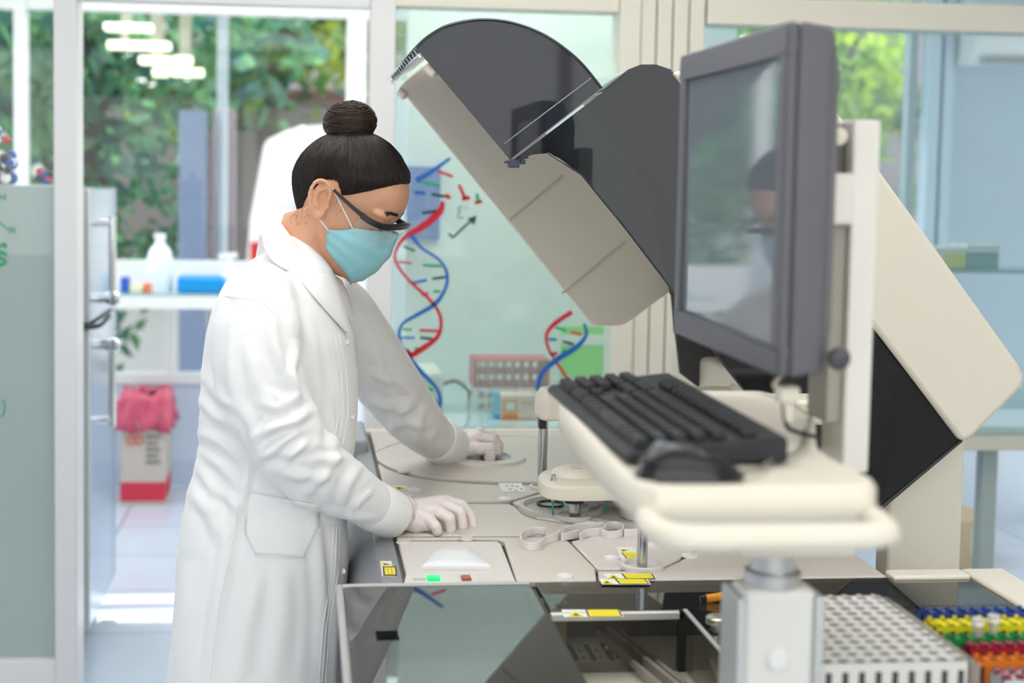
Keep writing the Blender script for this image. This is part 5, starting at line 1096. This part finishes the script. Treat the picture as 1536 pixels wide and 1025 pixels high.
F = [ # near sleeve
 ([(352,470),(345,540),(352,610),(372,668)], 9, .004), ([(402,462),(412,520),(436,575),(448,604)], 10, .005), ([(445,520),(438,560),(446,600)], 8, .005),
 ([(462,618),(440,634),(410,640),(385,655)], 9, .0095), ([(460,640),(436,655),(408,672),(392,690)], 8, .0085), ([(440,612),(412,612),(390,602)], 9, .006), ([(462,655),(445,672),(425,700)], 7, .005),
 ([(400,590),(425,600),(447,598)], 8, .005), ([(392,680),(430,678),(470,668)], 9, .005), ([(410,705),(450,715),(500,716)], 9, .004), ([(470,690),(500,690),(515,686)], 8, .004),
 ([(505,690),(480,720),(455,745)], 8, .004), ([(540,700),(520,730),(512,760)], 8, .004), ([(495,765),(530,776),(560,778)], 6, .0035), ([(430,740),(470,762),(510,778)], 7, .003), ([(560,735),(540,752),(525,772)], 6, .003),
 ([(372,520),(382,570),(400,605)], 10, .003), ([(360,600),(378,640),(386,680)], 8, .005), ([(348,430),(362,455),(388,470)], 10, .002), ([(425,440),(440,470),(452,510)], 9, .004),
 # back and side of torso
 ([(300,600),(325,625),(352,640)], 8, .0045), ([(300,650),(330,662),(360,690)], 9, .005), ([(305,680),(335,700),(356,730)], 9, .005), ([(305,560),(330,600),(350,610)], 8, .0035), ([(322,730),(345,750),(372,770)], 10, .004), ([(292,740),(318,770),(330,808)], 12, .006),
 ([(300,700),(318,735),(325,765)], 9, .0045), ([(360,735),(345,790),(335,860),(322,930),(312,1024)], 11, .005), ([(378,690),(366,740),(350,800)], 7, .003),
 # front skirt
 ([(470,770),(478,830),(484,900),(480,1024)], 10, .0045), ([(500,800),(505,880),(500,1024)], 7, .004), ([(420,850),(425,920),(412,1024)], 16, .0035), ([(390,860),(370,940),(360,1024)], 14, .0035), ([(285,860),(280,930),(270,1024)], 14, .005), ([(520,800),(516,860),(514,920)], 6, .004),
 ([(480,640),(478,580),(470,520),(460,480)], 9, .003), ([(505,700),(500,640),(492,590)], 8, .0035), ([(520,640),(512,600),(500,560)], 8, .0025), ([(380,760),(420,745),(470,760)], 10, .002)]
for pts, w_, a in F: disp += fold(pts, w_*0.9, a*1.45)*nearm
G = [([(560,520),(575,560),(580,600)], 9, .004), ([(552,560),(590,570),(625,590)], 8, .004), ([(545,600),(580,610),(620,612)], 8, .0045), ([(590,640),(615,635),(650,640)], 7, .0035), ([(640,610),(625,640),(625,668)], 7, .0035), ([(620,600),(600,622),(585,650)], 8, .004), ([(660,640),(645,660),(650,680)], 6, .002)]
for pts, w_, a in G: disp += fold(pts, w_, a*1.5)*farm
V2 = V+N_*disp[:, None]
cme.vertices.foreach_set('co', V2.reshape(-1)); cme.update()
coat = put('lab_coat', cme, COAT); coat['label'] = 'white cotton lab coat with pocket, seams and snap buttons'
sm = coat.modifiers.new('s', 'SMOOTH'); sm.iterations = 1; sm.factor = 0.4
bvh = BVHTree.FromPolygons([tuple(v) for v in V2], [tuple(p.vertices) for p in cme.polygons])
def onb(px, py, off=0.003, tree=None, default=2.45):
    d = ray(px, py).normalized(); h = (tree or bvh).ray_cast(CAM, d)
    if h[0] is None: return at(px, py, Y=default)
    return h[0]+(h[1] if h[1].dot(d) < 0 else -h[1])*off
def seam(pts, r=0.0009, off=0.0004, name='seam', m=None, n=10, tree=None, parent=None):
    P = []
    for i in range(len(pts)-1):
        for k in range(n): t = k/n; P.append((lerp(pts[i][0], pts[i+1][0], t), lerp(pts[i][1], pts[i+1][1], t)))
    P.append(pts[-1]); Q = [onb(a, b_, off, tree) for a, b_ in P]
    Q2 = [Q[0]]
    for q in Q[1:]:
        if (q-Q2[-1]).length < 0.05: Q2.append(q)
    if len(Q2) > 2: return MB().tube(Q2, r, 6).build(name, m or COAT, parent or coat, fixn=True)
for l in ([(338,444),(365,448),(392,452),(412,470),(420,500)], [(405,395),(395,420),(412,455),(440,500),(455,540)], [(495,505),(505,560),(508,620),(498,680)], [(502,505),(512,560),(515,620),(505,680)], [(508,500),(520,560),(522,620),(512,680)],
          [(500,790),(497,860),(484,940),(478,1024)], [(505,790),(502,860),(489,940),(483,1024)], [(510,790),(507,860),(494,940),(488,1024)], [(362,700),(352,800),(330,900),(315,1024)], [(374,690),(372,737)],
          [(535,505),(537,560),(537,640),(531,700)], [(555,735),(540,752),(532,775),(528,790)], [(398,735),(470,700),(500,690)]):
    seam(l)
# patch pocket
def patch(L, R, nx, off, name, m=COAT, th=0.0016, tree=None, parent=None, puff=0.0):
    """cloth patch between two edge lines, resting on the coat"""
    n = 14; rows2 = []
    def samp(l, t):
        f = t*(len(l)-1); k = min(int(f), len(l)-2); return (lerp(l[k][0], l[k+1][0], f-k), lerp(l[k][1], l[k+1][1], f-k))
    for i in range(n+1):
        a, b_ = samp(L, i/n), samp(R, i/n); rows2.append([onb(lerp(a[0], b_[0], k/nx), lerp(a[1], b_[1], k/nx), off+puff*sin(pi*k/nx), tree) for k in range(nx+1)])
    return MB().grid(rows2).build(name, m, parent or coat, solid=th, ang=70)
pk = patch([(372,737),(369,770),(367,800),(384,833)], [(478,757),(478,775),(478,792),(455,839)], 14, 0.0018, 'pocket')
seam([(372,737),(367,800),(384,833),(455,839),(478,793)], 0.0008, 0.003, 'pocket_stitching', parent=pk)
for a, b_ in ((520,514), (527,627), (514,858)):
    c = onb(a, b_, 0.0015); bt_ = MB(); n_ = (CAM-c).normalized()
    bt_.lathe(c, [(0.0032, 0), (0.0046, 0.0008), (0.0050, 0.0016), (0.0034, 0.002), (0.0032, 0.0008), (0.0004, 0.0006)], 20, axis=n_, cap=False).build('snap_button', mat('snap_metal', (0.45, 0.45, 0.46), 0.3, 0.8), coat)
# collar around the neck and the lapels
CT_ = [((489,412,2.455),(478,416,2.42),(449,414,2.375)), ((470,392,2.432),(455,396,2.395),(426,405,2.345)), ((449,366,2.428),(432,374,2.385),(404,393,2.345)), ((433,344,2.445),(416,352,2.405),(392,368,2.39)), ((420,328,2.485),(407,333,2.465),(394,352,2.45)),
       ((419,328,2.53),(407,334,2.545),(396,352,2.56)), ((432,342,2.563),(420,352,2.60),(405,372,2.63)), ((452,366,2.575),(445,374,2.61),(440,388,2.65)), ((492,410,2.55),(490,414,2.58),(485,418,2.61))]
g = []
for tri in CT_: g.append([P3(*tri[0])+Vector((0,0,-0.02)), P3(*tri[0]), P3(*tri[1])+Vector((0,0,0.003)), P3(*tri[2])])
MB().grid(g).build('collar', COAT, coat, solid=0.003, subsurf=2, ang=80)
lp = [((449,415),(489,412)), ((452,427),(500,430)), ((466,444),(507,447)), ((480,460),(511,462)), ((499,482),(515,482)), ((517,501),(519,501))]
rows3 = []
for i in range(len(lp)):
    (a, b_), (c, d_) = lp[i]; rr = []
    for k in range(7):
        f = k/6; q = onb(lerp(a, c, f), lerp(b_, d_, f), 0.004+0.004*sin(pi*f), default=2.42); rr.append(q)
    rows3.append(rr)
MB().grid(rows3).build('lapel', COAT, coat, solid=0.0028, subsurf=2, ang=80)
MB().tube([P3(449,414,2.372), P3(478,413,2.41), P3(489,412,2.45)], 0.0012, 6).build('collar_notch_seam', COAT, coat)
SHIRT = cloth('shirt_pale', (0.78, 0.72, 0.74))
MB().loft([ring((-0.005, 2.50, 1.425), 0.072, 0.066, tilt=-0.55), ring((0.0, 2.50, 1.400), 0.080, 0.072, tilt=-0.55), ring((0.0, 2.50, 1.36), 0.088, 0.09, tilt=-0.4)]).build('shirt', SHIRT, PB, solid=0.002, ang=70)
# sleeve cuffs
for L, nm in ((nearS, 'cuff'), (farS, 'cuff')):
    a = P3(*L[-1][:3]); b_ = P3(*L[-2][:3]); d_ = (a-b_).normalized(); r = L[-1][3]*(1.0 if L is nearS else 1.12)
    MB().tube([a-d_*0.050, a-d_*0.044, a-d_*0.01, a+d_*0.022, a+d_*0.023, a+d_*0.010], [r*1.02, r*1.10, r*1.09, r*1.05, r*1.0, r*0.95], 40, cap=False).build(nm, COAT, coat, solid=0.0015, ang=70)
# ---- gloves
GLV = mat('glove_latex', (0.84, 0.75, 0.72), 0.42, noise=0.03, nscale=25, bump=0.0, sss=0.1)
def gn(m):
    n = m.node_tree; p_ = n.nodes['Principled BSDF']; tcx = n.nodes.new('ShaderNodeTexCoord'); a = n.nodes.new('ShaderNodeTexNoise'); a.inputs['Scale'].default_value = 55; a.inputs['Distortion'].default_value = 1.2; a.inputs['Detail'].default_value = 3
    b1 = n.nodes.new('ShaderNodeBump'); b1.inputs['Strength'].default_value = 0.4; b1.inputs['Distance'].default_value = 0.003; n.links.new(tcx.outputs['Object'], a.inputs[0]); n.links.new(a.outputs['Fac'], b1.inputs['Height']); n.links.new(b1.outputs[0], p_.inputs['Normal'])
gn(GLV)
def chain(mb, pts, rs):
    """jointed finger: tapered tubes with a ball at each joint"""
    for i in range(len(pts)-1): mb.tube([pts[i], pts[i].lerp(pts[i+1], 0.5), pts[i+1]], [rs[i], (rs[i]+rs[i+1])/2*0.96, rs[i+1]], 14)
    for p, r in zip(pts, rs): mb.sphere(p, r, 14, 10)
def hand(wrist, mcps, fingers, thumb, name, cuff_dir, rw=0.029, extra=()):
    H = MB()
    for pts_, rs_ in extra: chain(H, pts_, rs_)
    for m_, (pts, rs) in zip(mcps, fingers):
        H.tube([wrist, wrist.lerp(m_, 0.5), m_], [0.020, 0.0165, rs[0]*1.25], 14); H.sphere(m_, rs[0]*1.25, 14, 10)
        chain(H, [m_]+pts, [rs[0]*1.12]+rs)
    for i in range(len(mcps)-1):
        a, b_ = mcps[i], mcps[i+1]; H.tube([wrist.lerp((a+b_)/2, 0.2), (wrist+(a+b_)/2)/2, wrist.lerp((a+b_)/2, 0.93)], [0.017, 0.016, 0.012], 12)
    chain(H, thumb[0], thumb[1])
    H.tube([wrist-cuff_dir*0.03, wrist, wrist.lerp(mcps[1], 0.25)], [rw*0.95, rw, rw*0.8], 20); H.sphere(wrist, rw*0.96, 16, 12)
    return put(name, remesh(H, 0.0017, 6, 0.5), GLV)
wr_ = P3(606,768,2.455)
dn = (wr_-P3(578,768,2.425)).normalized()
mc = [P3(643,779,2.445), P3(655,767,2.465), P3(663,757,2.49), P3(668,753,2.52)]
fg = [([P3(653,790,2.425), P3(656,798,2.425)], [.0104,.0094]),
      ([P3(674,778,2.448), P3(676,794,2.448)], [.0114,.0098]),
      ([P3(690,768,2.475), P3(694,789,2.470)], [.0115,.0100]),
      ([P3(693,759,2.51), P3(706,775,2.50), P3(710,790,2.49)], [.0108,.0098,.0090])]
h1 = hand(wr_, mc, fg, ([P3(625,775,2.50), P3(655,785,2.53), P3(690,790,2.52), P3(702,791,2.505)], [.017,.013,.0105,.009]), 'glove', dn, extra=[([P3(606,776,2.45), P3(625,783,2.45), P3(642,787,2.445)], [.024,.020,.0125]), ([P3(606,770,2.47), P3(632,768,2.475), P3(655,765,2.49)], [.025,.023,.015]), ([P3(612,782,2.49), P3(640,784,2.49)], [.018,.014])])
h1['label'] = 'thin pale latex glove on the nearer hand resting on the deck'
MB().tube([wr_-dn*0.044, wr_-dn*0.036, wr_-dn*0.024, wr_-dn*0.020, wr_-dn*0.012, wr_-dn*0.006], [0.037, 0.035, 0.033, 0.0315, 0.0325, 0.030], 40, cap=False).build('glove_cuff', GLV, h1, solid=0.001, ang=70)
for k, (f, r) in enumerate(((-0.004, 0.0298), (-0.015, 0.0328), (-0.028, 0.0345))):
    c = wr_+dn*f; u_ = dn.cross(Vector((0,0,1))).normalized(); v_ = dn.cross(u_); MB().tube([c+u_*cos(t)*r+v_*sin(t)*r+dn*0.004*sin(3*t+k) for t in [2*pi*i/40 for i in range(41)]], 0.0014, 6, cap=False).build('glove_wrinkle', GLV, h1)
w2_ = P3(690,671,3.10); d2 = (w2_-P3(668,662,3.06)).normalized()
mc2 = [P3(717,656,3.07), P3(719,650,3.10), P3(720,650,3.125), P3(717,656,3.15)]
fg2 = [([P3(738,660,3.065), P3(746,671,3.065), P3(746,684,3.07)], [.0112,.0100,.009]), ([P3(740,655,3.10), P3(749,668,3.10), P3(748,682,3.10)], [.0112,.0102,.009]),
       ([P3(738,656,3.13), P3(746,667,3.13), P3(745,680,3.13)], [.0106,.0098,.0088]), ([P3(732,662,3.155), P3(738,670,3.155), P3(738,680,3.155)], [.0094,.0088,.008])]
h2 = hand(w2_, mc2, fg2, ([P3(698,676,3.075), P3(718,673,3.045), P3(737,672,3.04), P3(746,678,3.045)], [.017,.0145,.012,.0095]), 'glove', d2, 0.030)
h2['label'] = 'thin pale latex glove on the farther hand over the grip bar'
MB().tube([w2_-d2*0.04, w2_-d2*0.025, w2_-d2*0.01], [0.036, 0.034, 0.031], 32, cap=False).build('glove_cuff', GLV, h2, solid=0.001, ang=70)
# ---- hair
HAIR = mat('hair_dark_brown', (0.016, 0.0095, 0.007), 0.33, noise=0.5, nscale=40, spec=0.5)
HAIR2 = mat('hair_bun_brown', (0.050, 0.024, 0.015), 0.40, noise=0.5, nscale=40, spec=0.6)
def zlow(a):
    a = abs(math.degrees(a)); T = [(0,0.062),(25,0.060),(45,0.050),(60,0.036),(72,0.020),(82,0.004),(88,0.014),(94,0.024),(104,0.018),(115,-0.022),(135,-0.060),(160,-0.078),(180,-0.080)]
    for i in range(len(T)-1):
        if a <= T[i+1][0]: return lerp(T[i][1], T[i+1][1], (a-T[i][0])/(T[i+1][0]-T[i][0]))
    return T[-1][1]
cap = []; NA = 96
for j in range(30):
    f = j/29; r = []
    for k in range(NA):
        a = -pi+2*pi*k/NA; z0c = zlow(a)+0.007; z = lerp(z0c, 0.1035, f**0.9); off = 0.0004+0.0085*min(1, f*3)**0.9+0.0008*sin(a*31+f*3)*min(1, f*4)
        p = hp_(z, a, off); p.z += 0.006*max(0, (f-0.5)/0.5); r.append(HM @ p)
    cap.append(r)
capm = MB().loft(cap); hair = capm.build('hair', HAIR, body, ang=80); hair['label'] = 'dark brown hair pulled back into a bun'
hb = BVHTree.FromPolygons([tuple(v) for v in capm.v], capm.f)
BUN = P3(525,184,2.50); C0 = HM @ Vector((-0.005, 0, 0.025)); BB = BUN-(BUN-C0).normalized()*0.036
random.seed(11)
def strand(st, en, lift, r=0.00042, n=13, jit=0.002):
    P = []; j = Vector((random.gauss(0, jit), random.gauss(0, jit), random.gauss(0, jit)))
    for i in range(n+1):
        f = i/n; q = st.lerp(en, f)+j*sin(pi*f); d = (q-C0); d.normalize(); h = hb.ray_cast(C0+d*0.3, -d)
        P.append((h[0] if h[0] else q)+d*lift)
    return P
sm_ = MB()
for k in range(3200):
    a = random.uniform(-pi, pi) if random.random() < 0.45 else random.uniform(-pi, -0.1); st = HM @ hp_(zlow(a)+random.uniform(-0.003, 0.022)*random.random(), a, 0.001)
    th = random.uniform(0, 2*pi); u1 = (BUN-C0).normalized(); u2_ = u1.cross(Vector((0,1,0))).normalized(); u3 = u1.cross(u2_)
    dd = st-BB; dd -= u1*dd.dot(u1); dd.normalize(); en = BB+dd*0.022+u1*random.uniform(0, 0.01)
    P = strand(st, en, random.uniform(0.0003, 0.0016)); 
    if k % 5 == 0: P = strand(HM @ hp_(zlow(a)-random.uniform(0, 0.011), a, 0.0), en, 0.0004, n=22); sm_.tube(P, [0.0001]+[0.00025]*(len(P)-2)+[0.0002], 3, cap=False); continue
    sm_.tube(P, [0.00015]+[random.uniform(0.0003, 0.0006)]*(len(P)-2)+[0.0002], 3, cap=False)
sm_.build('hair_strands', HAIR, hair, fixn=False, ang=180)
bn = MB(); ub = (BUN-C0).normalized(); ub = (ub+Vector((-0.15, 0, 0.35))).normalized(); vb = ub.cross(Vector((0,1,0))).normalized(); wb_ = ub.cross(vb)
Mb = Matrix((vb, wb_, ub)).transposed()
bn.sphere(BUN, 1, 24, 16, sc=(0.043, 0.041, 0.035), M=Mb)
bn.sphere(BUN-ub*0.018, 1, 20, 12, sc=(0.036, 0.036, 0.020), M=Mb)
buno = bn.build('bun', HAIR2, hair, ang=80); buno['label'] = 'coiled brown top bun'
bs = MB()
for k in range(520):
    h0 = random.uniform(-0.95, 0.95); a0 = random.uniform(0, 2*pi); L_ = random.uniform(1.2, 3.2); P = []; til = random.gauss(0, 0.25); ph = random.uniform(0, 6.3); rr = random.uniform(0.99, 1.07)
    for i in range(15):
        t = a0+L_*i/14; h = max(-0.97, min(0.97, h0+0.25*sin(i/14*2+ph)+til*sin(t))); rad = sqrt(1-h*h)
        e = 1 if 0 < i < 14 else 0.95
        P.append(BUN+Mb @ Vector((cos(t)*rad*0.0445*rr*e, sin(t)*rad*0.0425*rr*e, h*0.0365*rr*e)))
    bs.tube(P, random.uniform(0.0005, 0.0009), 3, cap=False)
bs.build('bun_strands', HAIR2, buno, fixn=False, ang=180)
wv = MB()
for k in range(15):  # loose curls at the nape, temple and bun tip
    if k < 7: s0 = P3(random.uniform(440,462), random.uniform(300,322), 2.45); s1 = P3(random.uniform(432,462), random.uniform(326,348), 2.445); cr = 0.006
    elif k < 12: s0 = P3(random.uniform(490,500), random.uniform(165,178), 2.48); s1 = P3(random.uniform(482,492), random.uniform(152,165), 2.48); cr = 0.005
    else: s0 = P3(random.uniform(505,520), random.uniform(288,300), 2.415); s1 = P3(random.uniform(498,510), random.uniform(312,328), 2.42); cr = 0.002
    ph = random.uniform(0, 6.3); P = []
    for i in range(16): f = i/15; P.append(s0.lerp(s1, f)+Vector((cos(ph+f*8)*cr*f, -0.004, sin(ph+f*8)*cr*f)))
    MB().tube(P, 0.00022, 3, cap=False).build('loose_curl', HAIR2, hair, fixn=False, ang=180)
# ---- brow, lashes
hbv = BVHTree.FromPolygons([tuple(v.co) for v in bodyme.vertices], [tuple(p.vertices) for p in bodyme.polygons])
def onhead(loc, off=0.001):
    p = HM @ Vector(loc); c = HM @ Vector((0, 0, loc[2])); d = (p-c).normalized(); h = hbv.ray_cast(c+d*0.25, -d); return (h[0] if h[0] else p)+d*off
for s in (-1, 1):
    eb = MB()
    for k in range(60):
        f = k/59; y0_ = s*lerp(0.012, 0.052, f); z0_ = 0.017+0.002*sin(pi*f)-0.003*f; 
        A_ = onhead((0.1, y0_, z0_-0.002+random.uniform(0, 0.004))); B_ = onhead((0.1, y0_+s*0.006, z0_+0.003+random.uniform(-0.001, 0.002)), 0.0015); eb.tube([A_, A_.lerp(B_, 0.5), B_], [0.0005, 0.0005, 0.0001], 3, cap=False)
    eb.build('eyebrow', HAIR, body, fixn=False)
    el = MB()
    for k in range(22):
        f = k/21; A_ = onhead((0.1, s*lerp(0.019, 0.046, f), -0.012-0.003*sin(pi*f)), 0.0005); el.tube([A_, A_+(HM.to_3x3() @ Vector((0.006, s*0.002*(f-0.3), -0.003)))], [0.0004, 0.0001], 3, cap=False)
    el.tube([onhead((0.1, s*lerp(0.018, 0.047, i/10), -0.012-0.003*sin(pi*i/10)), 0.0004) for i in range(11)], 0.0007, 5)
    el.build('eyelashes', HAIR, body, fixn=False)
# ---- face mask
MASK = mat('mask_blue', (0.30, 0.62, 0.68), 0.7, noise=0.04, nscale=30, bump=0.3, bscale=1500)
NM, KM = 34, 22; rows4 = []
for j in range(KM+1):
    f = j/KM; r = []
    for k in range(NM+1):
        u = k/NM*2-1; au = abs(u); a = u*radians(60+28*min(1, f/0.42)**1.3)
        zt2 = lerp(-0.010, -0.030, au**1.6); zb2 = lerp(-0.124, -0.082, au**1.5); z = lerp(zt2, zb2, f)
        bul = (1-au**2.2)*(0.013*sin(pi*min(1, f*0.9+0.12))**0.8)+0.0045
        nose = 0.020*exp(-(u/0.16)**2)*(1-f)**1.5
        pleat = 0.0010*sin(f*pi*7)*(1 if 0.15 < f < 0.85 else 0)
        x, y, z_ = hp_(max(z, -0.117), a, bul+nose*0.6+pleat+0.002)
        if z < -0.112: x -= 0.0; z_ = z
        r.append(HM @ Vector((x, y, z_)))
    rows4.append(r)
mk = MB().grid(rows4).build('face_mask', MASK, PB, solid=0.0012, ang=80); mk['label'] = 'pale blue pleated surgical face mask'
EL = mat('ear_loop_white', (0.85, 0.85, 0.85), 0.6)
for s, kk in ((-1, 0), (1, NM)):
    e_top = HM @ Vector((-0.002, s*0.0785, 0.012)); e_bot = HM @ Vector((-0.006, s*0.078, -0.040)); tc_ = rows4[0][kk]; bc_ = rows4[KM][kk]
    tc2 = rows4[0][kk]
    MB().tube([tc2, tc2.lerp(e_top, 0.5)+Vector((0, s*0.003, 0)), e_top+Vector((0, s*0.002, 0))], 0.0013, 6).build('ear_loop', EL, mk)
    MB().tube([rows4[int(KM*0.42)][kk], e_bot], 0.0013, 6).build('ear_loop', EL, mk)
# ---- goggles
GF = mat('goggle_black', (0.012, 0.012, 0.013), 0.3)
go = bpy.data.objects.new('safety_goggles', None); COL.objects.link(go); go.parent = PB; WL[go.name] = HM @ Vector((0.1, 0, 0)); go.location = WL[go.name]-WL[PB.name]; go['label'] = 'clear safety goggles with black frame'
def hl(x, y, z): return HM @ Vector((x, y, z))
bar = [hl(0.060, -0.077, -0.001), hl(0.080, -0.075, -0.003), hl(0.100, -0.062, -0.001), hl(0.112, -0.032, 0.005), hl(0.116, 0, 0.008), hl(0.112, 0.032, 0.005), hl(0.100, 0.062, -0.001), hl(0.080, 0.075, -0.003), hl(0.060, 0.077, -0.001)]
upv = (HM.to_3x3() @ Vector((0, 0, 1))).normalized()
def strap_(pts, hh, tt_):
    pts = smoothline(pts, 5); rings = []
    for i, p in enumerate(pts):
        t = (pts[min(i+1, len(pts)-1)]-pts[max(i-1, 0)]).normalized(); sd = t.cross(upv).normalized(); h_ = hh if not callable(hh) else hh(i/(len(pts)-1))
        rings.append([p+upv*h_+sd*tt_, p-upv*h_+sd*tt_, p-upv*h_-sd*tt_, p+upv*h_-sd*tt_])
    return MB().loft(rings)
strap_(bar, 0.0054, 0.003).build('brow_bar', GF, go, bevel=0.0012)
for s in (-1, 1):
    strap_([hl(0.064, s*0.077, -0.001), hl(0.045, s*0.080, 0.002), hl(0.020, s*0.081, 0.007), hl(0.002, s*0.081, 0.011)], lambda f: 0.0042-0.0018*f, 0.0016).build('temple_arm', GF, go, bevel=0.0008)
CLG = glass('goggle_lens', (0.95, 0.96, 0.96), body=(0.8, 0.85, 0.85), bodyfac=0.10, ior=1.5)
rl = []
for j in range(9):
    f = j/8; r = []
    bb_ = smoothline(bar, 4)
    for i, p in enumerate(bb_):
        s = i/(len(bb_)-1)*2-1; dep = 0.040*(1-abs(s)**4*0.55)-0.008*exp(-(s/0.12)**2)
        inward = (HO-p).normalized(); r.append(p-upv*(0.003+dep*f)+inward*(0.006*f*f))
    rl.append(r)
MB().grid(rl).build('lens', CLG, go, ang=80)
MB().tube(rl[-1], 0.0008, 6).build('lens_rim', CLG, go)
